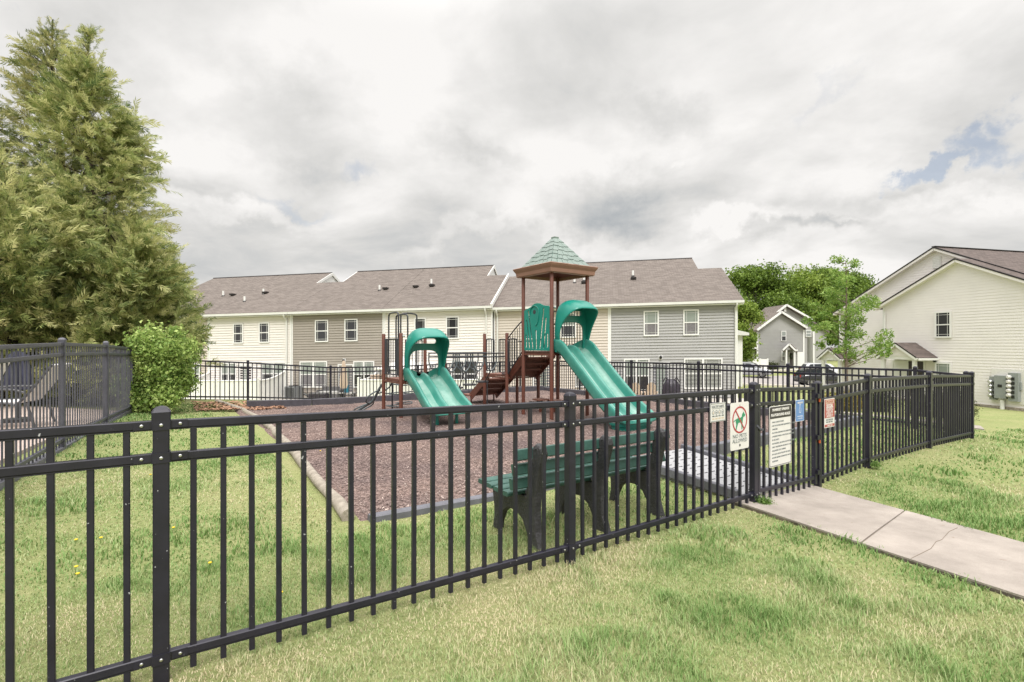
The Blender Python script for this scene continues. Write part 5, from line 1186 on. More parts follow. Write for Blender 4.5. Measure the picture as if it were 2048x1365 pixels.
# ---- grey house across the lane
def greyhouse():
    Y = 68.0; s = Y / F
    X = lambda x: (x - 1024) * s
    Zp = lambda y: CAMZ + (HY - y) * s
    mp = lambda x, o, z: Vector((X(x), Y - o, z)); t = thing('far_house', Vector((X(1560), Y, -2.2)), 'far grey house across the lane with a small gabled porch and a white door', 'house')
    zb = -2.6
    def wallpoly(pts, y, nm, m='s_grey', th=.2): return MB().prism([Vector((X(x), y, Zp(py) if py < 900 else zb)) for x, py in pts], (0, th, 0)).build(nm, m, t)
    wallpoly([(1514, 999), (1514, 660), (1558.5, 627), (1607, 656), (1607, 999)], Y, 'wall')
    lp = MB()
    for i in range(30):
        z = zb + .2 + i * .2
        if z < Zp(658): boxm(mp, lp, 1514.3, 1606.7, .002, .03, z, z + .02)
    lp.build('clapboard_lines', 's_grey', t)
    wallpoly([(1570, 999), (1570, 640), (1601, 607), (1657, 640), (1690, 661), (1690, 999)], Y + 4, 'rear_wall')
    wallpoly([(1607, 999), (1607, 656), (1617, 656), (1617, 999)], Y + .3, 'side_wall')
    def rslab(p, m='shingle', nm='roof', off=(0, 6, 0)):
        q = [Vector(v) for v in p]; o = Vector(off); pts = q + [v + o for v in q]
        mb = MB().add([pts[0], pts[1], pts[3], pts[2]] + [v - VZ * .3 for v in (pts[0], pts[1], pts[3], pts[2])], [(0, 1, 2, 3), (4, 7, 6, 5), (0, 4, 5, 1), (1, 5, 6, 2), (2, 6, 7, 3), (3, 7, 4, 0)]); mb.uv = roof_uv((0, 1, 0), q[1] - q[0]); return mb.build(nm, m, t)
    V = lambda x, y, yy: (X(x), yy, Zp(y))
    r = rslab([V(1608.5, 655.5, Y - .5), V(1558.5, 624, Y - .5)], off=(1.6, 4.6, 0)); rslab([V(1510.5, 660.5, Y - .5), V(1558.5, 623.8, Y - .5)], nm='far_roof_slope')
    rslab([V(1692, 661, Y + 3.5), V(1601, 605.5, Y + 3.5)], off=(3, 12, 0), nm='rear_roof'); rslab([V(1560, 643, Y + 3.5), V(1601, 605.3, Y + 3.5)], nm='rear_far_slope')
    for a, b, yy in (((1510, 661), (1558.5, 625), Y - .62), ((1558.5, 625), (1609, 656.5), Y - .62), ((1576, 626), (1601, 606.5), Y + 3.4), ((1601, 606.5), (1655, 637), Y + 3.4)):
        MB().bar(V(*a, yy), V(*b, yy), .1, .26).build('rake_board', 'white', r)
    for x in (1514.5, 1607, 1627): boxm(mp, MB(), x - 1.4, x + 1.4, -3 if x > 1610 else -.05, .08, zb, Zp(660)).build('corner_board', 'white', t)
    def win(x0, y0, x1, y1, kind, dbl=False): window(lambda k, o, z: mp(k, o * 1.5, z), x0, x1, Zp(y1), Zp(y0), t, kind, double=False, tr=.0 + 1.2, grid=False)
    def simple(x0, y0, x1, y1, m, o=0, yo=0):
        f = MB(); boxm(mp, f, x0, x1, yo, yo + .1, Zp(y1), Zp(y0)); w = f.build('window', 'white', t)
        ym = (y0 + y1) / 2
        for (a, b), mm in zip(((y0 + 1.3, ym - .7), (ym + .7, y1 - 1.3)), m): boxm(mp, MB(), x0 + 1.2, x1 - 1.2, yo + .09, yo + .12, Zp(b), Zp(a)).build('pane', mm, w)
    simple(1562, 662.3, 1571.7, 682.8, ('metal', 'glass')); simple(1562.7, 702.5, 1572, 723, ('metal', 'curtain')); simple(1613, 660.3, 1624, 674, ('metal', 'metal'), yo=-.25)
    boxm(mp, MB(), 1598.5, 1603.5, -3.95, -3.8, Zp(620), Zp(611)).build('gable_vent', 'white', t)
    boxm(mp, MB(), 1578, 1587, 0, .1, zb, Zp(706.5)).build('door', 'door_dark', t)
    MB().tube([Vector((X(1583), Y - .15, Zp(713))) + Vector((.28 * math.cos(a), 0, .28 * math.sin(a))) for a in [i * .4 for i in range(16)]], .09, 6, closed=True).build('wreath', 'box', t)
    boxm(mp, MB(), 1576.5, 1578, 0, .12, zb, Zp(705)).build('door_frame', 'white', t); boxm(mp, MB(), 1587, 1588.5, 0, .12, zb, Zp(705)).build('door_frame', 'white', t)
    boxm(mp, MB(), 1594, 1606, 0, .1, zb, Zp(704.5)).build('garage_door', 'white', t)
    # porch
    rr_ = MB().prism([V(1553, 699.5, Y - 1.6), V(1564, 690, Y - 1.6), V(1574, 699.5, Y - 1.6)], (0, .1, 0)).build('porch_gable', 's_grey', t)
    rslab([V(1576, 700.5, Y - 1.75), V(1563.5, 688.3, Y - 1.75)], off=(1.25, 1.7, 0), nm='porch_roof'); rslab([V(1551.5, 699.8, Y - 1.75), V(1563.5, 688.2, Y - 1.75)], off=(1.25, 1.7, 0), nm='porch_roof')
    for a, b in (((1551.5, 700.5), (1563.5, 689)), ((1563.5, 689), (1576, 701.3))): MB().bar(V(*a, Y - 1.8), V(*b, Y - 1.8), .08, .2).build('rake_board', 'white', rr_)
    MB().bar(V(1575.5, 701, Y - 1.7), V(1594, 701, Y - .1), .12, .22).build('porch_gutter', 'white', rr_)
    for x in (1559.5, 1575.5): boxm(mp, MB(), x - 1.3, x + 1.3, 1.45, 1.7, zb, Zp(700)).build('porch_column', 'white', rr_)
    # low wing on the left
    wl = MB().prism([Vector((X(x), Y + .5, z)) for x, z in ((1484, zb), (1484, Zp(697)), (1514, Zp(697)), (1514, zb))], (0, .2, 0)).build('wing_wall', 's_grey', t)
    rslab([V(1481, 697.5, Y + .1), V(1503, 685, Y + 2.5)], off=(2.2, 0, 0), nm='wing_roof')
    MB().add([V(1481, 698, Y), V(1515, 696, Y), V(1515, 685.3, Y + 2), V(1504, 685.3, Y + 2)], [(0, 1, 2, 3)]).build('wing_roof', 'shingle', t).data.uv_layers.new(name='UVMap')
    MB().bar(V(1480.5, 698, Y - .05), V(1515, 696.3, Y - .05), .15, .18).build('wing_gutter', 'white', wl)
    boxm(mp, MB(), 1490, 1509, -.48, -.38, Zp(716.5), Zp(701)).build('window', 'white', t)
    for a, b in ((1491.3, 1498.7), (1500.3, 1507.7)):
        boxm(mp, MB(), a, b, -.39, -.35, Zp(710), Zp(702)).build('pane', 'metal', t); boxm(mp, MB(), a, b, -.39, -.35, Zp(715.5), Zp(711)).build('pane', 'glass', t)
    w = MB(); boxm(mp, w, 1483, 1514, 2.9, 3.0, zb, Zp(717.5))
    for x in (1484, 1499, 1513): boxm(mp, w, x - 1, x + 1, 2.85, 3.05, zb, Zp(716.3))
    tag(w.build('privacy_fence', 'vinyl', None, loc=mp(1498, 2.9, -2.3)), 'short white fence before the low wing of the far grey house', 'fence')
greyhouse()

# ---- white privacy fences dividing the patios, seen through the pickets
def vinyl(name, label, pts, h0, group='white vinyl privacy fences'):
    """pts: (k, r, height above the sheared floor) corners."""
    k0, r0, _ = pts[0]; t = thing(name, row(k0, r0, -1.55), label, 'fence', group)
    for i, (k, r, h) in enumerate(pts):
        p = row(k, r, 0); z = row(k, r, -1.75)
        c = (row(k, r, -1.75) + row(k, r, -1.5 + h + .06)) / 2
        po = MB().box(c, (.13, .13, h + .31), (KD, KP, VZ)).build('post', 'vinyl', t); MB().loft([[row(k, r, -1.5 + h + .06 + dz) + KD * x * w + KP * y * w for x, y in ((-1, -1), (1, -1), (1, 1), (-1, 1))] for w, dz in ((.075, 0), (.075, .02), (.01, .06))]).build('cap', 'vinyl', po)
    for (k, r, h), (k2, r2, h2) in zip(pts, pts[1:]):
        p, q = row(k, r, -1.5 + h), row(k2, r2, -1.5 + h2); d = q - p; L = d.length; n = max(2, int(L / .18)); u = Vector((d.x, d.y, 0)).normalized(); nn = Vector((-u.y, u.x, 0)); s = Vector((0, 0, 1))
        mb = MB()
        for j in range(n):
            a, b = p + d * ((j + .04) / n), p + d * ((j + .96) / n)
            sag = -.16 * math.sin(math.pi * (j + .5) / n) if abs(h - h2) > .05 else 0
            b0 = row(k, r, -1.72)
            mb.add([Vector((a.x, a.y, b0.z)), Vector((b.x, b.y, b0.z)), Vector((b.x, b.y, b.z - .1 + sag)), Vector((a.x, a.y, a.z - .1 + sag))] + [v + nn * .03 for v in (Vector((a.x, a.y, b0.z)), Vector((b.x, b.y, b0.z)), Vector((b.x, b.y, b.z - .1 + sag)), Vector((a.x, a.y, a.z - .1 + sag)))], [(0, 1, 2, 3), (4, 7, 6, 5), (0, 4, 5, 1), (1, 5, 6, 2), (2, 6, 7, 3), (3, 7, 4, 0)])
        mb.build('panel', 'vinyl', t)
        rl = MB().tube([p + d * (j / 8) + VZ * (-.06 + (-.16 * math.sin(math.pi * j / 8) if abs(h - h2) > .05 else 0)) + nn * .015 for j in range(9)], .055, 6).build('top_rail', 'vinyl', t)
    return t
vinyl('privacy_fence', 'long white privacy fence around the left cream house patio', [(33.5, -.3, 1.75), (33.5, -3.0, 1.36), (30.6, -3.05, 1.34), (27.75, -3.05, 1.36), (27.75, -.45, 1.8)], 1.3)
vinyl('privacy_fence', 'white privacy fence around the patio with the white canopy', [(21.25, -.45, 1.8), (21.25, -3.0, 1.36), (18.8, -3.05, 1.34), (16.4, -3.05, 1.34), (14.1, -3.05, 1.36), (14.1, -.5, 1.8)], 1.3)
vinyl('privacy_fence', 'white privacy fence panel beyond the gap under the play tower', [(7.1, -.3, 1.8), (7.1, -2.6, 1.36)], 1.3)
# ------------------------------------------------------------------ trees and plants
def rotframes(d, r, flat=0.0):
    """Frames (n, 3, 3) with x along d and a random roll; flat > 0 keeps the second axis near the horizontal."""
    d = d / np.linalg.norm(d, axis=1, keepdims=True)
    ref = r.normal(size=d.shape); ref[:, 2] *= (1 - flat); y = np.cross(ref, d); y /= np.linalg.norm(y, axis=1, keepdims=True) + 1e-9
    z = np.cross(d, y); return np.stack([d, y, z], 1)
def scatter(proto, pos, fr, sc):
    """proto (k, 4, 3) quads placed at every pos with frame fr and size sc -> verts, faces."""
    V = np.einsum('kqc,ncd->nkqd', proto, fr) * sc[:, None, None, None] + pos[:, None, None, :]
    V = V.reshape(-1, 3); return V, np.arange(len(V)).reshape(-1, 4)
def spray_proto(seed=1, n=8):
    r = np.random.default_rng(seed); q = []
    def strip(p, d, L, w, z):
        p = np.array(p, float); d = np.array(d, float) / np.linalg.norm(d); e = np.array([-d[1], d[0], 0])
        a, b = p, p + d * L + np.array([0, 0, z]); m = (a + b) / 2 + np.array([0, 0, .03])
        q.append([a - e * w * .3, m - e * w, b, m + e * w])
    strip((0, 0, 0), (1, 0, 0), 1.05, .022, -.22)
    for i in range(n):
        x = .12 + .8 * i / n; L = (.46 * (1 - .6 * x)) * r.uniform(.6, 1.25)
        for s in (-1, 1): strip((x + r.uniform(-.03, .03), 0, -.2 * x * x), (1, s * r.uniform(.45, .85), 0), L, .027, r.uniform(-.24, .0))
    return np.array(q)
SPRAY = [spray_proto(i) for i in (1, 2, 3)]

def conifer(name, label, x, y, top, prof, n, leaf='conifer', seed=1, size=.34, squash=1.0, leader=True):
    """prof: (metres below the top, radius) pairs."""
    g = gz(x, y); r = np.random.default_rng(seed); H = top - g; t = thing(name, (x, y, g), label, 'tree', 'conifers behind the pool fence')
    ph = np.array([p[0] for p in prof]); pr = np.array([p[1] for p in prof])
    lean = lambda z: np.stack([.12 * np.sin(z * .6 + seed), .1 * np.cos(z * .5 + seed)], -1)
    MB().tube([Vector((x + lean(np.array(z))[0] * (z > .2), y + lean(np.array(z))[1] * (z > .2), g + z)) for z in np.linspace(0, H - .05, 14)], list(np.linspace(.2, .012, 14)), 8).build('trunk', 'bark_dark', t, smooth=True)
    # limbs rising outwards, then sprays along them
    nl = max(40, int(H * 21)); dep = H * (r.random(nl) ** .75) ; dep = np.clip(dep, .12, H - .15)
    az = r.uniform(0, 2 * math.pi, nl); R_ = np.interp(dep, ph, pr) * r.uniform(.82, 1.08, nl)
    R_ *= .86 + .28 * vnoise(np.stack([az * 1.3, dep * .9], 1), 1.0, seed)
    lb = MB(); P0 = []; D0 = []; S0 = []
    for i in range(nl):
        z = H - dep[i]; c = np.array([x, y, g + z]) + np.r_[lean(np.array(z)), 0]; o = np.array([math.cos(az[i]), math.sin(az[i]) * squash, 0])
        rise = .6 if dep[i] < 3 else .42; R_[i] *= .93
        e = c + o * R_[i] + np.array([0, 0, R_[i] * rise]); m = c + o * R_[i] * .55 + np.array([0, 0, R_[i] * rise * .35])
        if i % 2 == 0: lb.tube([Vector(c), Vector(m), Vector(e)], [.028, .016, .005], 5)
        k = max(4, int(n / nl * (.4 + R_[i] / pr.max())))
        u = np.sqrt(r.random(k)) * .98 + .02; u = np.clip(u, .12, 1.02)
        b = (1 - u)[:, None] ** 2 * c + 2 * (u * (1 - u))[:, None] * m + (u ** 2)[:, None] * e
        b += r.normal(0, .07 + .09 * min(1, R_[i]), (k, 3))
        d = o * .9 + np.array([0, 0, .35 if dep[i] < 2.5 else .1]) + r.normal(0, .42, (k, 3)); P0.append(b); D0.append(d); S0.append(size * r.uniform(.65, 1.3, k) * min(1, .4 + .28 * dep[i]))
    q = r.random(90) ** .8 * 1.5; zt = H - .02 - q; P0.append(np.c_[np.array([[x, y]]) + lean(zt) + r.normal(0, .02 + .07 * q[:, None], (90, 2)), g + zt]); D0.append(np.c_[r.normal(0, .55, (90, 2)), np.full(90, .8)]); S0.append(size * (.42 + .3 * q / 1.5) * r.uniform(.7, 1.2, 90))
    lb.build('limbs', 'bark_dark', t)
    P0 = np.concatenate(P0); D0 = np.concatenate(D0); S0 = np.concatenate(S0); fr = rotframes(D0, r, .35)
    idx = r.integers(0, 3, len(P0)); VV = []; FF = []; AA = []; o_ = 0; cv = r.random(len(P0))
    for j in range(3):
        m = idx == j; V, Fc = scatter(SPRAY[j], P0[m], fr[m], S0[m]); VV.append(V); FF.append(Fc + o_); o_ += len(V); AA.append(np.repeat(cv[m], len(SPRAY[j]) * 4))
    raw_mesh('crown', np.concatenate(VV), np.concatenate(FF), leaf, t, (x, y, g), attr=np.concatenate(AA)); return t
conifer('conifer_tree', 'tall dark topped conifer whose tip is highest, at upper left', -12.95, 14.3, 10.8, [(0, .03), (.5, .15), (1.1, .38), (1.9, .66), (3, .98), (4.6, 1.5), (6.6, 2.1), (8, 2.3), (11, 2.3)], 5200, 'conifer_dark', 11, size=.40)
conifer('conifer_tree', 'big spreading conifer just left of the town house roof', -11.65, 13.9, 10.25, [(0, .03), (.8, .2), (1.9, .58), (3.2, 1.1), (4.5, 1.55), (5.9, 1.85), (7.2, 2.05), (8.6, 2.15), (10.5, 1.9)], 8200, 'conifer', 12, size=.42)
conifer('conifer_tree', 'dark conifer cut by the left edge of the photo, with a ragged lower top', -14.4, 13.4, 8.2, [(0, .1), (1, .8), (2.5, 1.4), (5, 2.1), (8.5, 2.3)], 3600, 'conifer_dark', 13, size=.42)
conifer('conifer_tree', 'bright yellow green conifer filling the front left above the pool fence', -12.2, 12.0, 6.0, [(0, .2), (.8, .95), (2, 1.65), (3.5, 2.1), (6.4, 2.15)], 8200, 'conifer', 14, size=.42)
conifer('conifer_tree', 'yellow green conifer behind the end of the pool fence and the leafy shrub', -10.45, 13.4, 4.9, [(0, .3), (1, 1.1), (2.5, 1.7), (5.3, 1.8)], 6500, 'conifer', 15, size=.42)
conifer('conifer_tree', 'low yellow green conifer at the left edge, above the sun loungers', -14.6, 11.6, 5.4, [(0, .3), (1, 1.2), (2.5, 1.9), (5.6, 2.1)], 4200, 'conifer', 16, size=.42)

LEAF = np.array([[[0, 0, 0], [.5, -.22, .05], [1, 0, -.06], [.5, .22, .05]]], float)
def cluster_proto(seed, n, spread=.9, ls=.55):
    r = np.random.default_rng(seed); q = []
    for i in range(n):
        d = r.normal(size=3); d /= np.linalg.norm(d); e = np.cross(d, r.normal(size=3)); e /= np.linalg.norm(e); c = r.normal(0, spread / 2, 3); L = ls * r.uniform(.7, 1.2); w = L * .3
        nn = np.cross(d, e)
        q.append([c, c + d * L * .5 + e * w + nn * .05, c + d * L - nn * .06, c + d * L * .5 - e * w + nn * .05])
    return np.array(q)
CL = [cluster_proto(i, 7) for i in range(4)]
def leaves(pts, dirs, size, r, protos=None):
    protos = protos or CL; idx = r.integers(0, len(protos), len(pts)); fr = rotframes(dirs, r); VV = []; FF = []; AA = []; o_ = 0; cv = r.random(len(pts))
    for j, p in enumerate(protos):
        m = idx == j
        if not m.any(): continue
        V, Fc = scatter(p, pts[m], fr[m], size[m]); VV.append(V); FF.append(Fc + o_); o_ += len(V); AA.append(np.repeat(cv[m], len(p) * 4))
    return np.concatenate(VV), np.concatenate(FF), np.concatenate(AA)
def blob_points(r, c, rad, n, shell=.55):
    d = r.normal(size=(n, 3)); d /= np.linalg.norm(d, axis=1, keepdims=True)
    rr = (shell + (1 - shell) * r.random(n) ** .6); return np.asarray(c) + d * rr[:, None] * np.asarray(rad), d
def broadleaf(name, label, x, y, g, H, rad, n, leaf, seed, nblob=26, size=.55, trunk_h=.3, tr=.3, group=None, mat_b='bark_dark'):
    r = np.random.default_rng(seed); t = thing(name, (x, y, g), label, 'tree', group); base = np.array([x, y, g])
    MB().tube([Vector((x, y, g - .3)), Vector((x + .1, y, g + H * .25)), Vector((x - .1, y, g + H * .5)), Vector((x, y, g + H * .8))], [tr, tr * .8, tr * .55, tr * .12], 8).build('trunk', mat_b, t, smooth=True)
    lb = MB(); P = []; D = []; S = []
    for i in range(nblob):
        u = r.random(); zc = trunk_h + (1 - trunk_h) * (.08 + .84 * u); w = math.sin(math.pi * min(.97, .12 + .84 * u)) ** .6
        a = r.uniform(0, 2 * math.pi); q = rad * w * math.sqrt(r.random()) * .85
        c = base + np.array([math.cos(a) * q, math.sin(a) * q, H * zc * .94]); br = rad * r.uniform(.2, .36)
        lb.tube([Vector((x, y, g + H * zc * .55)), Vector((x + (c[0] - x) * .5, y + (c[1] - y) * .5, g + H * zc * .72)), Vector(c)], [tr * .3, tr * .18, tr * .04], 5)
        k = int(n / nblob); p, d = blob_points(r, c, (br * 1.15, br * 1.15, br * .72), k, .35); P.append(p); D.append(d); S.append(size * r.uniform(.6, 1.3, k))
    lb.build('limbs', mat_b, t)
    V, Fc, Ac = leaves(np.concatenate(P), np.concatenate(D), np.concatenate(S), r); raw_mesh('crown', V, Fc, leaf, t, (x, y, g), attr=Ac); return t
s = .09
for i, (px, pt, Y, rad, n, leaf, lb) in enumerate(((1512, 515, 92, 8.2, 8500, 'broad', 'big round leafy tree directly right of the grey town house roof'), (1598, 531, 98, 7.0, 5600, 'broad_pale', 'leafy tree directly behind the far grey house, left of its ridge'), (1690, 540, 96, 6.5, 5200, 'broad', 'leafy tree behind the thin young maple'), (1648, 528, 104, 6.6, 4600, 'broad', 'dark leafy tree over the ridge of the far grey house'), (1488, 590, 62, 1.9, 1900, 'broad_pale', 'smaller yellow green tree at the corner of the grey town house'))):
    X = (px - 1024) / F * Y; top = CAMZ + (HY - pt) / F * Y
    broadleaf('leafy_tree', lb, X, Y, -2.2, top + 2.2, rad, n, leaf, 30 + i, nblob=40 if Y > 70 else 22, size=.95 if Y > 70 else .6, trunk_h=.2, group='leafy trees beyond the lane')
for i, (X, Y, h) in enumerate(((12, 120, 12), (-6, 118, 11), (88, 110, 16), (105, 104, 15))):
    broadleaf('leafy_tree', ('distant tree hidden behind the town house roofs' if i < 2 else 'distant tree behind the large cream house'), X, Y, -2.2, h * .72, 6, 2200, 'broad', 60 + i, nblob=22, size=1.0, trunk_h=.2, group='trees hidden by the houses')

def maple():
    Y = 20.5; x = (1692 - 1024) / F * Y; g = gz(x, Y); H = CAMZ + (HY - 506) / F * Y - g; r = np.random.default_rng(5)
    t = thing('young_maple', (x, Y, g), 'thin young maple with sparse bright leaves before the cream house', 'tree')
    tk = [Vector((x + .02 * math.sin(i), Y, g + H * .95 * i / 10)) for i in range(11)]
    MB().tube(tk, list(np.linspace(.075, .012, 11)), 8).build('trunk', 'bark', t, smooth=True)
    P = []; D = []; S = []; lb = MB()
    s_ = Y / F
    tufts = [(1690, 515, 14), (1697, 530, 11), (1685, 548, 16), (1700, 560, 15), (1672, 565, 16), (1690, 580, 20), (1665, 585, 16), (1712, 588, 14), (1675, 605, 22), (1702, 606, 20), (1655, 608, 10), (1730, 615, 15), (1748, 606, 14), (1762, 610, 10), (1682, 628, 22), (1658, 628, 14), (1640, 640, 12), (1646, 655, 12), (1632, 652, 9), (1720, 636, 16), (1745, 640, 8), (1700, 650, 20), (1672, 655, 18), (1690, 672, 16), (1665, 676, 14), (1715, 668, 14), (1738, 672, 16), (1755, 688, 15), (1770, 690, 10), (1762, 700, 9), (1742, 704, 12), (1722, 706, 12), (1703, 714, 10), (1660, 690, 8), (1680, 690, 10), (1665, 700, 8)]
    for px, py, rp in tufts:
        dy = r.uniform(-.9, .9); c = np.array([(px - 1024) / F * Y, Y + dy, CAMZ + (HY - py) / F * Y]); rad = rp * s_ * .8
        zt = min(c[2] - .25 - abs(c[0] - x) * .35, g + H * .95); zt = max(zt, g + 1.35); lb.tube([Vector((x, Y, zt)), Vector(((x + c[0]) / 2, Y + dy * .5, (zt + c[2]) / 2 - .05)), Vector(c)], [.022, .013, .004], 5)
        k = int(15 + rp * 1.9); p, d = blob_points(r, c, (rad * 1.3, rad * 1.3, rad * .9), k, .1); P.append(p); D.append(d); S.append(.125 * r.uniform(.6, 1.3, k)); k2 = int(6 + rp * .6); u_ = r.uniform(.35, 1, k2)[:, None]; b0 = np.array([x, Y, zt]); P.append(b0 + (c - b0) * u_ + r.normal(0, .10, (k2, 3))); D.append(r.normal(0, 1, (k2, 3))); S.append(.12 * r.uniform(.6, 1.3, k2))
    lb.build('limbs', 'bark', t)
    V, Fc, Ac = leaves(np.concatenate(P), np.concatenate(D), np.concatenate(S), r, [cluster_proto(40 + i, 5, .8, .75) for i in range(3)]); raw_mesh('crown', V, Fc, 'maple', t, (x, Y, g), attr=Ac)
maple()

def shrub(name, label, x, y, blobs, n, leaf, size, seed, group=None, cat='shrub', stems=6):
    g = gz(x, y); r = np.random.default_rng(seed); t = thing(name, (x, y, g), label, cat, group); P = []; D = []; S = []; st = MB()
    tot = sum(b[3] ** 2 for b in blobs)
    for bx, by, bz, br in blobs:
        k = max(8, int(n * br ** 2 / tot)); c = np.array([x + bx, y + by, g + bz]); p, d = blob_points(r, c, (br * 1.12, br * 1.12, br * 1.05), k, .12); p += r.normal(0, .05 * br / .3, p.shape); d = d + np.array([0, 0, -.25]); p[:, 2] = np.maximum(p[:, 2], g + .03); P.append(p); D.append(d); S.append(size * r.uniform(.6, 1.3, k))
        if stems: st.tube([Vector((x + bx * .2, y + by * .2, g - .05)), Vector((x + bx * .7, y + by * .7, g + bz * .6)), Vector(c)], [.02, .014, .006], 5)
    if stems: st.build('stems', 'bark', t)
    V, Fc, Ac = leaves(np.concatenate(P), np.concatenate(D), np.concatenate(S), r); raw_mesh('foliage', V, Fc, leaf, t, (x, y, g), attr=Ac); return t
Yb = 11.6; sb = Yb / F; bl = []
for px, py, rp in ((310, 690, 30), (345, 705, 32), (360, 700, 20), (330, 735, 42), (285, 740, 30), (300, 770, 32), (345, 765, 34), (356, 742, 20), (275, 775, 18), (320, 792, 24), (350, 790, 24), (295, 800, 22), (270, 795, 16), (262, 772, 12), (266, 735, 13), (285, 700, 20), (300, 665, 12), (352, 668, 12), (270, 715, 14)):
    bl.append(((px - 322) * sb, random.uniform(-.35, .35), CAMZ + (HY - py) / F * Yb - gz(-8.14, Yb), rp * sb * .84))
shrub('leafy_shrub', 'bright green leafy shrub growing over the end of the pool fence', (322 - 1024) / F * Yb, Yb, bl, 4600, 'shrub', .14, 71)
for i, (px, py, Y, w) in enumerate(((1858, 806, 17.5, 1.0), (1880, 806, 17.2, 1.0), (1901, 808, 16.8, .9))):
    x = (px - 1024) / F * Y; shrub('clipped_bush', ('dark low bush left of its twins, behind the corner of the fence', 'dark low bush between its twins, behind the corner of the fence', 'dark low bush nearest the corner post of the fence')[i], x, Y, [(q, random.uniform(-.2, .2), .35, .42) for q in (-.35, 0, .35)], 1500, 'box', .10, 80 + i, 'dark bushes along the cream house', 'bush')
x = (1690 - 1024) / F * 19; shrub('clipped_bush', 'yellowish bush at the foot of the young maple', x, 19, [(0, 0, .35, .4), (.3, .1, .3, .35), (-.5, 0, .3, .4)], 1400, 'yellow_shrub', .10, 85, None, 'bush')
x = (1742 - 1024) / F * 21; shrub('clipped_bush', 'dark green bush before the cream house porch', x, 21, [(0, 0, .4, .45), (.5, .1, .4, .45)], 1300, 'box', .10, 86, None, 'bush')
x = (1544 - 1024) / F * 65; shrub('clipped_bush', 'small round bush before the far grey house wall', x, 65.5, [(0, 0, .5, .6), (.5, 0, .5, .55)], 700, 'box', .2, 87, None, 'bush', 0)
p = W(4.93, 2.70); shrub('weed', 'green weed at the foot of the gate latch post', p.x, p.y, [(0, 0, .03, .05), (.04, -.02, .025, .045)], 120, 'weed', .03, 88, None, 'weed', 0)
p = W(7.69, 2.68); shrub('weed', 'green weed at the foot of the second post right of the gate', p.x, p.y, [(0, 0, .03, .05)], 90, 'weed', .028, 89, None, 'weed', 0)

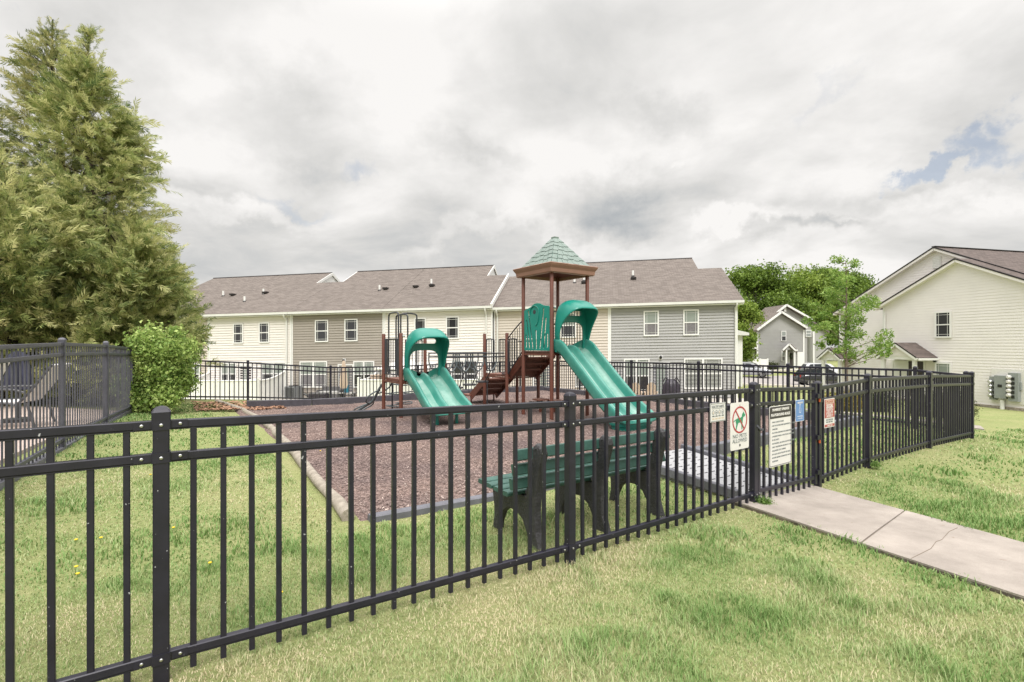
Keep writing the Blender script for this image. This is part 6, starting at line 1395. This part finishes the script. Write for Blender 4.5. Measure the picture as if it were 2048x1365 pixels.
# ------------------------------------------------------------------ grass
def in_ab(P, a0, a1, b0, b1):
    a = P[:, 0] * UX + P[:, 1] * UY; b = -P[:, 0] * UY + P[:, 1] * UX; return (a > a0) & (a < a1) & (b > b0) & (b < b1)
def in_quad(P, q, mg=0.0):
    m = np.ones(len(P), bool); c = sum((Vector((p[0], p[1], 0)) for p in q), Vector()) / len(q)
    for i in range(len(q)):
        a, b = q[i], q[(i + 1) % len(q)]; s = (b[0] - a[0]) * (P[:, 1] - a[1]) - (b[1] - a[1]) * (P[:, 0] - a[0]); sc = (b[0] - a[0]) * (c.y - a[1]) - (b[1] - a[1]) * (c.x - a[0]); m &= (s * math.copysign(1, sc)) / math.hypot(b[0] - a[0], b[1] - a[1]) > mg
    return m
def grass(name, n, r0, r1, hmean, wid, seed):
    r = np.random.default_rng(seed); th = r.uniform(R(-62), R(62), n); d = np.sqrt(r.uniform(r0 ** 2, r1 ** 2, n))
    P = np.stack([d * np.sin(th), d * np.cos(th)], 1)
    keep = ~in_ab(P, 1.5, 11.85, 4.36, 15.0) & ~in_ab(P, 4.95, 6.25, 2.9, 4.6) & ~in_ab(P, 14.15, 15.65, 2.9, 15) & ~in_ab(P, 1.25, 1.75, 4.4, 16.4)
    keep &= ~in_quad(P, [pline(pl, -.12), pline(pr, -.12), pline(pr, 1.9), pline(pl, 1.9)], .01 + .05 * vnoise(P, 7, 31))
    keep &= ~((P[:, 0] + .53 * P[:, 1] < -2.62) & (P[:, 0] > -20) & (P[:, 1] < 12)) & (P[:, 1] > .2)
    P = P[keep]; n = len(P)
    tuft = vnoise(P, 2.3, 21) * .6 + vnoise(P, 6.5, 22) * .4; patch = vnoise(P, .75, 23) * .55 + vnoise(P, 2.1, 24) * .45
    a = P[:, 0] * UX + P[:, 1] * UY; b = -P[:, 0] * UY + P[:, 1] * UX
    strip = np.exp(-((b - (FB - .12)) / .33) ** 2) * (a < 12.6)                          # worn dry strip along the fence
    rut = np.exp(-((a - 3.55 - .12 * (b - 1)) / .16) ** 2) * (b < 2.2) * .0
    dry = .5 + (patch - .5) * .85 - (tuft - .5) * .75 + strip * .34 + (r.random(n) - .5) * .25 - .24
    patch = np.clip((patch - .5) * 1.5 + .5, 0, 1); dry = dry + (patch - .5) * .12
    bump_ = np.zeros(n)
    for tx, ty, tr_ in TUFTS: bump_ = np.maximum(bump_, np.exp(-((P[:, 0] - tx) ** 2 + (P[:, 1] - ty) ** 2) / tr_ ** 2))
    dry = dry - bump_ * .22
    inside = (b > FB) & (a < 1.5); dry = dry - .05 * inside
    h = hmean * (.45 + 1.5 * np.clip(tuft - .33, 0, 1) ** 1.15 * 2) * r.uniform(.55, 1.35, n) * (1 - .5 * strip) * np.where(b > FB, .72, 1.0) * (1 + .9 * bump_)
    dr = r.uniform(0, 6.283, n); ln = h * r.uniform(.25, 1.1, n); w = wid * r.uniform(.7, 1.3, n)
    z = gzs(P) - .012 + (vnoise(P, .9, 3) - .5) * .035 * np.exp(-((P ** 2).sum(1)) / 900)
    e = np.stack([-np.sin(dr), np.cos(dr), 0 * dr], 1) * w[:, None] / 2; o = np.stack([np.cos(dr), np.sin(dr), 0 * dr], 1)
    B = np.c_[P, z]; up = np.array([0, 0, 1.0])
    m1 = B + o * (ln * .35)[:, None] + up * (h * .62)[:, None]; tp = B + o * ln[:, None] + up * h[:, None]
    V = np.stack([B - e, B + e, m1 + e * .75, m1 - e * .75, tp + e * .12, tp - e * .12], 1).reshape(-1, 3)
    k = np.arange(n)[:, None] * 6; Fc = np.concatenate([k + np.array([0, 1, 2, 3]), k + np.array([3, 2, 4, 5])])
    return tag(raw_mesh(name, V, Fc, 'blades', attr=np.repeat(np.clip(dry, 0, 1) - .12, 6)), kind='stuff')
TUFTS = [(*onpx(px, py)[:2], q) for px, py, q in ((1450, 1068, .16), (1395, 1075, .12), (1170, 1140, .16), (1215, 1130, .12), (860, 1290, .13), (1150, 1215, .14), (1060, 1290, .16), (760, 1330, .1), (1330, 1210, .12), (1560, 1120, .12), (1700, 1230, .14), (1500, 1250, .15), (1800, 1290, .12), (1860, 1020, .14), (1980, 1040, .14), (1790, 960, .16), (1900, 945, .2), (560, 1090, .16), (420, 1160, .15), (720, 1080, .14), (200, 1180, .16), (640, 1170, .14), (90, 1090, .14))]
grass('grass', 150000, .9, 4.2, .033, .0042, 1)
grass('grass', 115000, 4.2, 8.0, .036, .008, 2)
grass('grass', 85000, 8.0, 16, .04, .016, 3)

# dandelions and the odd dead leaf on the near lawn
dl = None
for i, (px, py) in enumerate(((150, 1085), (200, 1082), (150, 1142), (153, 1155), (345, 1064), (418, 1133), (640, 905), (560, 1290), (300, 955))):
    p = onpx(px, py, .03); 
    if dl is None:
        dl = thing('dandelion', p, 'small yellow dandelion in the lawn', 'flower', 'dandelions in the lawn')
        MB().tube([p, p + VZ * .045 + VU * .006], .0022, 5).build('stalk', 'stem', dl); MB().ball(p + VZ * .05 + VU * .006, .012, 10, 5, (1, 1, .45)).build('bloom', 'yellow', dl)
    else:
        o = dl.copy(); C.objects.link(o); o.location = p
        for ch in list(dl.children): c = ch.copy(); C.objects.link(c); c.parent = o

# ------------------------------------------------------------------ cars beyond the fence
def car(label, x, y, ang, paint, L=4.6, Wd=1.85, H=1.72, dz=0):
    g = gz(x, y) + .1 + dz; t = thing('parked_car', (x, y, g), label, 'car', 'cars parked along the lane')
    fx = Vector((math.cos(ang), math.sin(ang), 0)); sx = Vector((-fx.y, fx.x, 0)); O = Vector((x, y, g))
    P = lambda u, v, z: O + fx * u + sx * v + VZ * z
    # body: sections from rear (-L/2) to front
    secs = [(-.5, .42, .62, .86, .92), (-.48, .34, .6, 1.02, .97), (-.38, .28, .55, 1.08, 1.0), (-.1, .24, .5, 1.08, 1.0), (.16, .24, .5, 1.05, 1.0), (.3, .26, .5, 1.0, .99), (.42, .28, .52, .92, .95), (.48, .32, .55, .82, .88), (.5, .4, .58, .72, .8)]
    rings = []
    for u, zb, zm, zt, w in secs:
        hw = Wd / 2 * w; rings.append([P(u * L, -hw * .92, zb), P(u * L, -hw, zm), P(u * L, -hw * .99, zt - .1), P(u * L, -hw * .92, zt), P(u * L, hw * .92, zt), P(u * L, hw * .99, zt - .1), P(u * L, hw, zm), P(u * L, hw * .92, zb)])
    b = MB().loft(rings).build('body', paint, t, smooth=True)
    cab = [(-.485, .9, 1.04, .9), (-.40, 1.5, 1.0, .82), (-.33, 1.66, .98, .78), (-.1, H, .97, .78), (.05, H - .02, .97, .77), (.10, 1.6, .98, .79), (.26, 1.02, 1.0, .88)]
    pr = [(-.49, 1.0), (-.42, 1.5), (-.36, 1.66), (-.1, H), (.06, H - .03), (.12, 1.58), (.27, 1.0)]
    hw0, hw1 = Wd / 2 * .93, Wd / 2 * .74
    hw = lambda z: hw0 + (hw1 - hw0) * (z - 1.0) / (H - 1.0)
    MB().loft([[P(u * L, s * hw(z), z) for u, z in pr] for s in (-1, 1)]).build('roof', paint, b, smooth=True)
    gl = [(-.40, 1.08), (-.345, 1.52), (.045, 1.56), (.19, 1.08)]
    def pane(pts, nm):
        for s in (-1, 1):
            mb = MB().loft([[P(u * L, s * (hw(z) + o), z) for u, z in pts] for o in (.0, .012)]); mb.build('window', 'car_glass', b)
    pane([(-.40, 1.08), (-.35, 1.5), (-.27, 1.54), (-.27, 1.08)], 'w'); pane([(-.255, 1.08), (-.255, 1.54), (-.08, 1.56), (-.08, 1.08)], 'w'); pane([(-.065, 1.08), (-.065, 1.56), (.05, 1.54), (.175, 1.08)], 'w')
    MB().add([P(.125 * L, -hw(1.56) * .93, 1.57), P(.125 * L, hw(1.56) * .93, 1.57), P(.262 * L, hw(1.05) * .93, 1.05), P(.262 * L, -hw(1.05) * .93, 1.05)], [(0, 1, 2, 3)])
    mb = MB().loft([[P(u * L + o, s * hw(z) * .92, z + o) for u, z in ((.128, 1.56), (.258, 1.06)) for s in ((-1, 1) if u < .2 else (1, -1))] for o in (.0, .015)]); mb.build('windscreen', 'car_glass', b)
    mb = MB().loft([[P(u * L - o, s * hw(z) * .88, z) for u, z in ((-.425, 1.5), (-.482, 1.08)) for s in ((-1, 1) if z > 1.2 else (1, -1))] for o in (.0, .02)]); mb.build('rear_window', 'car_glass', b)
    for u in (-.31, .31):
        for s in (-1, 1):
            c = P(u * L, s * Wd / 2 * .9, .35); a = sx * s
            w = MB().tube([c - a * .16, c - a * .14, c + a * .05, c + a * .08], [.3, .36, .36, .32], 22).build('wheel', 'tyre', t, smooth=True)
            MB().tube([c + a * .07, c + a * .09], [.24, .22], 18).build('rim', 'rim', w)
            for k in range(5):
                an = 2 * math.pi * k / 5 + .3; q = c + a * .093 + fx * .14 * math.cos(an) + VZ * .14 * math.sin(an); MB().tube([q, q + a * .004], .05, 8).build('rim_opening', 'dark', w)
            MB().tube([c + a * .02 + fx * .42 * math.cos(q) + VZ * .42 * math.sin(q) for q in [math.pi * i / 12 for i in range(13)]], .045, 6).build('wheel_arch', 'dark' if paint != 'car_white' else 'metal', b)
    for s in (-1, 1):
        MB().box(P(-.487 * L, s * Wd * .41, .93), (.1, .16, .3), (fx, sx, VZ)).build('taillight', 'red_lamp', b); MB().box(P(.468 * L, s * Wd * .36, .74), (.16, .34, .14), (fx, sx, VZ)).build('headlight', 'clear_lamp', b)
        MB().box(P(.14 * L, s * Wd * .53, 1.1), (.12, .2, .14), (fx, sx, VZ), .02).build('mirror', paint, b)
        MB().box(P(0, s * Wd * .44, .3), (L * .42, .1, .1), (fx, sx, VZ)).build('sill', 'dark', b)
    MB().box(P(.49 * L, 0, .45), (.1, Wd * .7, .22), (fx, sx, VZ)).build('grille', 'dark', b); MB().box(P(-.49 * L, 0, .48), (.1, Wd * .8, .2), (fx, sx, VZ)).build('bumper', 'dark', b)
    return t
def car_at(px, Y, *a, **k): return car(a[0], (px - 1024) / F * Y, Y, *a[1:], **k)
car_at(1644, 49.5, 'black suv parked on the lane behind the gate', R(-8), 'car_black', L=4.7)
car_at(1646, 60.0, 'white car parked beyond the black suv', R(-14), 'car_white', L=4.6, H=1.62, dz=-.4)
car_at(1498, 58.0, 'silver suv at the corner of the grey town house', R(-32), 'car_silver', L=4.7)

# ------------------------------------------------------------------ patio things behind the fence
def rb(mb, k, r, z, sk, sr, sz, ch=0): c = row(k, r, 0); c.z = row(k, r, -1.5).z + z + sz / 2; return mb.box(c, (sk, sr, sz), (KD, KP, VZ), ch)
def rp_(k, r, z): p = row(k, r, -1.5 + z); return p
def airco():
    k, _ = rowpx(583, 780); k = 26.95; r = -.75; t = thing('air_conditioner', rp_(k, r, 0), 'grey outdoor air conditioner against the taupe town house wall', 'air conditioner')
    rb(MB(), k, r, .0, .8, .75, .78, .03).build('cabinet', 'ac', t); g = MB()
    for i in range(12): rb(g, k, r - .385, .08 + i * .055, .62, .012, .022)
    g.build('louvres', 'dark', t); MB().cyl(rp_(k, r, .78), .3, .03, 18).build('fan_grille', 'dark', t)
airco()
def loveseat():
    k = 24.0; r = -1.3; t = thing('wicker_loveseat', rp_(k, r, 0), 'grey wicker loveseat with pale cushions on the taupe house patio', 'seat')
    mb = MB(); rb(mb, k, r, .05, 1.6, .75, .32, .04); rb(mb, k, r + .33, .37, 1.6, .1, .4, .03)
    for s in (-1, 1): rb(mb, k + s * .75, r, .37, .1, .7, .22, .03)
    mb.build('frame', 'wicker', t)
    for s in (-1, 1): rb(MB(), k + s * .37, r - .03, .37, .7, .62, .13, .05).build('seat_cushion', 'cushion', t)
    k2 = 23.1; t2 = thing('wicker_ottoman', rp_(24.1, -2.5, 0), 'low black ottoman before the wicker loveseat', 'ottoman'); rb(MB(), 24.1, -2.5, .04, 1.1, .6, .42, .08).build('body', 'black_cover', t2); rb(MB(), 24.1, -2.5, .46, 1.04, .56, .05, .05).build('lid', 'wicker', t2)
    t3 = thing('patio_chair', rp_(21.9, -1.6, 0), 'dark slatted patio chair beside the white fence corner', 'chair')
    for dk in (-.27, .27):
        for dr in (-.27, .27): rb(MB(), 21.9 + dk, -1.6 + dr, 0, .05, .05, .42 if dr < 0 else .95).build('leg', 'frame', t3)
    rb(MB(), 21.9, -1.6, .42, .6, .6, .05).build('seat', 'wicker', t3); mb = MB()
    for i in range(4): rb(mb, 21.9, -1.32, .52 + i * .11, .54, .03, .07)
    mb.build('backrest', 'wicker', t3)
    t4 = thing('storage_tub', rp_(22.9, -1.5, .5), 'blue tub standing on the taupe house patio table', 'tub'); rb(MB(), 22.85, -1.5, .45, .3, .3, .42, .06).build('tub', 'blue', t4); rb(MB(), 22.85, -1.5, .87, .33, .33, .04, .06).build('lid', 'blue', t4)
    t5 = thing('patio_table', rp_(22.8, -1.5, 0), 'small pale patio table carrying the blue tub', 'table'); rb(MB(), 22.8, -1.5, .40, .9, .6, .045, .04).build('top', 'cushion', t5)
    for dk in (-.38, .38):
        for dr in (-.22, .22): rb(MB(), 22.8 + dk, -1.5 + dr, 0, .045, .045, .40).build('leg', 'frame', t5)
    # closed parasol
    k, r = 22.75, -2.0; t6 = thing('closed_parasol', rp_(k, r, 0), 'closed beige parasol standing on the taupe house patio', 'parasol')
    MB().cyl(rp_(k, r, 0), .025, 2.45, 8).build('pole', 'frame', t6); rings = []
    for z, q in ((.75, .15), (.95, .2), (1.4, .17), (1.9, .12), (2.35, .07), (2.42, .02)):
        rings.append([rp_(k, r, z) + KD * (q * (1 + .25 * math.cos(8 * a)) * math.cos(a)) + KP * (q * (1 + .25 * math.cos(8 * a)) * math.sin(a)) for a in [2 * math.pi * i / 32 for i in range(32)]])
    MB().loft(rings).build('folded_canopy', 'beige_canvas', t6, smooth=True); MB().cyl(rp_(k, r, 0), .22, .07, 18, .18).build('base', 'frame', t6)
    # hose and tool on the ground
    t7 = thing('garden_tool', rp_(26.0, -.7, 0), 'dark garden hose lying under the taupe house window', 'hose'); MB().tube(smooth_path([rp_(26.2, -.7, .3), rp_(25.9, -.7, .12), rp_(25.5, -.8, .08), rp_(24.9, -.8, .04), rp_(24.4, -.7, .04)], 4), [.07] * 6 + [.035] * 11, 6).build('hose', 'lamp', t7)
loveseat()
def canopy():
    k, r = 18.9, -1.9; t = thing('patio_umbrella', rp_(k, r, 0), 'large open white patio umbrella behind the white fence and the play posts', 'parasol')
    R0 = 1.75; ap = 2.55; ed = 1.95; rings = []
    for q, z in ((.02, ap), (.5, ap - .2), (1.0, ap - .38), (R0, ed), (R0, ed - .18)): rings.append([rp_(k, r, z) + KD * q * math.cos(a) + KP * q * math.sin(a) for a in [2 * math.pi * (i + .5) / 8 for i in range(8)]])
    o = MB().loft(rings, caps=False).build('canopy', 'canvas', t); md = o.modifiers.new('thickness', 'SOLIDIFY'); md.thickness = .02
    MB().cyl(rp_(k, r, 0), .03, ap, 8).build('pole', 'frame', t)
    for i in range(8): a = 2 * math.pi * (i + .5) / 8; MB().tube([rp_(k, r, ap - .45), rp_(k, r, ed - .0) + KD * R0 * .95 * math.cos(a) + KP * R0 * .95 * math.sin(a)], .012, 5).build('rib', 'frame', o)
    b = thing('deck_box', rp_(20.7, -1.2, 1.0), 'brown slatted box showing over the white fence under the umbrella', 'box'); mb = MB()
    for i in range(6): rb(mb, 20.75, -1.4, .2 + i * .21, .9, .5, .17)
    mb.build('boards', 'wood', b); rb(MB(), 20.75, -1.4, 1.46, .96, .56, .05).build('lid', 'wood', b)
canopy()
def greypatio():
    for i, (px, lb) in enumerate(((1267, 'pale wooden patio chair left of its twin, before the grey house window'), (1296, 'pale wooden patio chair beside the grey house door'))):
        k, _ = rowpx(px, 780); r = -1.8; t = thing('adirondack_chair', rp_(k, r, 0), lb, 'chair', 'pale wooden patio chairs')
        bk = MB(); 
        for j in range(5): x = (j - 2) * .11; c = rp_(k + x, r - .12, .35); h = .72 - .05 * abs(j - 2) ** 1.5; bk.box(c + VZ * h / 2 - KP * .06, (.1, .03, h), (KD, (KP * .95 - VZ * .25).normalized(), (VZ * .95 + KP * -.25).normalized()), .01)
        bk.build('backrest', 'wood', t); rb(MB(), k, r + .2, .3, .55, .55, .03).build('seat', 'wood', t)
        for s in (-1, 1): rb(MB(), k + s * .32, r + .2, .5, .11, .65, .03).build('armrest', 'wood', t); rb(MB(), k + s * .3, r + .45, 0, .04, .1, .5).build('leg', 'wood', t); rb(MB(), k + s * .3, r - .1, 0, .04, .1, .5).build('leg', 'wood', t)
    k, _ = rowpx(1333, 780); k -= .05; r = -1.6; t = thing('covered_grill', rp_(k, r, 0), 'barbecue under a wrinkled black cover before the grey house door', 'grill')
    rr = random.Random(4); rings = []
    for z, q in ((.0, .44), (.25, .47), (.6, .46), (.85, .42), (1.02, .36), (1.14, .24), (1.2, .16), (1.17, .1)):
        rings.append([rp_(k, r, z) + KD * ((q * 1.0) * (1 + .09 * math.sin(5 * a + z * 4) + rr.uniform(-.05, .05)) * math.cos(a)) + KP * (q * .8 * (1 + .09 * math.cos(6 * a - z * 5) + rr.uniform(-.05, .05)) * math.sin(a)) for a in [2 * math.pi * i / 26 for i in range(26)]])
    o = MB().loft(rings).build('cover', 'black_cover', t, smooth=True)
    for s in (-1, 1): MB().tube(smooth_path([rp_(k + s * .15, r, 1.15), rp_(k + s * .3, r - .05, 1.27), rp_(k + s * .42, r, 1.05)], 4), .03, 6).build('cover_ear', 'black_cover', o)
    k, _ = rowpx(1253, 780); r = -1.7; t = thing('fire_pit', rp_(k, r, 0), 'dark wire fire pit left of the pale wooden chairs', 'fire pit')
    MB().cyl(rp_(k, r, .3), .3, .2, 18, .42).build('bowl', 'lamp', t); d = MB()
    for i in range(9): a = math.pi * i / 9; d.tube([rp_(k, r, .5) + KD * .42 * math.cos(q) * math.cos(a) + KP * .42 * math.cos(q) * math.sin(a) + VZ * .36 * math.sin(q) for q in [math.pi * j / 10 for j in range(11)]], .016, 5)
    d.build('mesh_lid', 'lamp', t)
    for i in range(3): a = 2.1 * i; MB().tube([rp_(k, r, .35) + KD * .25 * math.cos(a) + KP * .25 * math.sin(a), rp_(k, r, 0) + KD * .38 * math.cos(a) + KP * .38 * math.sin(a)], .02, 6).build('leg', 'lamp', t)
    k, _ = rowpx(1281, 785); r = -1.2; t = thing('side_table', rp_(k, r, 0), 'little pale table between the two wooden chairs', 'table'); MB().cyl(rp_(k, r, .42), .28, .04, 18).build('top', 'cushion', t); MB().cyl(rp_(k, r, 0), .05, .42, 8).build('stem', 'cushion', t)
greypatio()

# ------------------------------------------------------------------ by the pool
def lounger(label, x, y, ang, back=55):
    g = gz(x, y) + .04; t = thing('sun_lounger', (x, y, g), label, 'sun lounger', 'loungers beside the pool'); f = Vector((math.cos(ang), math.sin(ang), 0)); s = Vector((-f.y, f.x, 0)); O = Vector((x, y, g))
    P = lambda u, v, z: O + f * u + s * v + VZ * z
    bx, bz = .45 + .75 * math.cos(R(back)), .42 + .75 * math.sin(R(back))
    for v in (-.32, .32): MB().tube(smooth_path([P(-.95, v, .40), P(.2, v, .42), P(.45, v, .42), P(bx, v, bz)], 4), .02, 8).build('side_rail', 'frame', t)
    for u in (-.7, .55):
        for v in (-.32, .32): MB().tube([P(u, v, .41), P(u + (.1 if u > 0 else -.1), v, 0)], .02, 8).build('leg', 'frame', t)
    MB().loft([[P(-.95, v, .41), P(.2, v, .42), P(.45, v, .43), P(.45, v, .405), P(.2, v, .395), P(-.95, v, .385)] for v in (-.3, .3)]).build('seat_sling', 'sling', t)
    MB().loft([[P(.45, v, .43), P(bx, v, bz + .01), P(bx + .02, v, bz - .01), P(.47, v, .41)] for v in (-.3, .3)]).build('back_sling', 'sling', t)
    for v in (-.38, .38): MB().tube(smooth_path([P(-.25, v, .42), P(-.2, v, .62), P(.35, v, .64), P(.55, v, .58)], 4), .018, 8).build('armrest', 'frame', t)
lounger('white slung sun lounger with its back up, nearest the pool fence post', -8.62, 8.35, R(20)); lounger('white slung sun lounger cut by the left edge of the photo', -7.95, 6.75, R(14), 65)
def pool_canvas():
    x, y = -8.95, 9.05; g = gz(x, y) + .03; t = thing('closed_parasol', (x, y, g), 'closed navy parasol hanging in folds behind the pool fence', 'parasol'); MB().cyl((x, y, g), .028, 1.28, 8).build('pole', 'frame', t)
    rings = [[Vector((x + q * (1 + .3 * math.cos(7 * a)) * math.cos(a), y + q * (1 + .3 * math.cos(7 * a)) * math.sin(a), g + z)) for a in [2 * math.pi * i / 28 for i in range(28)]] for z, q in ((.58, .14), (.62, .15), (.9, .14), (1.2, .11), (1.27, .04))]
    MB().loft(rings).build('folded_canopy', 'navy', t, smooth=True); MB().cyl((x, y, g - .02), .22, .08, 18).build('base', 'frame', t)
pool_canvas()
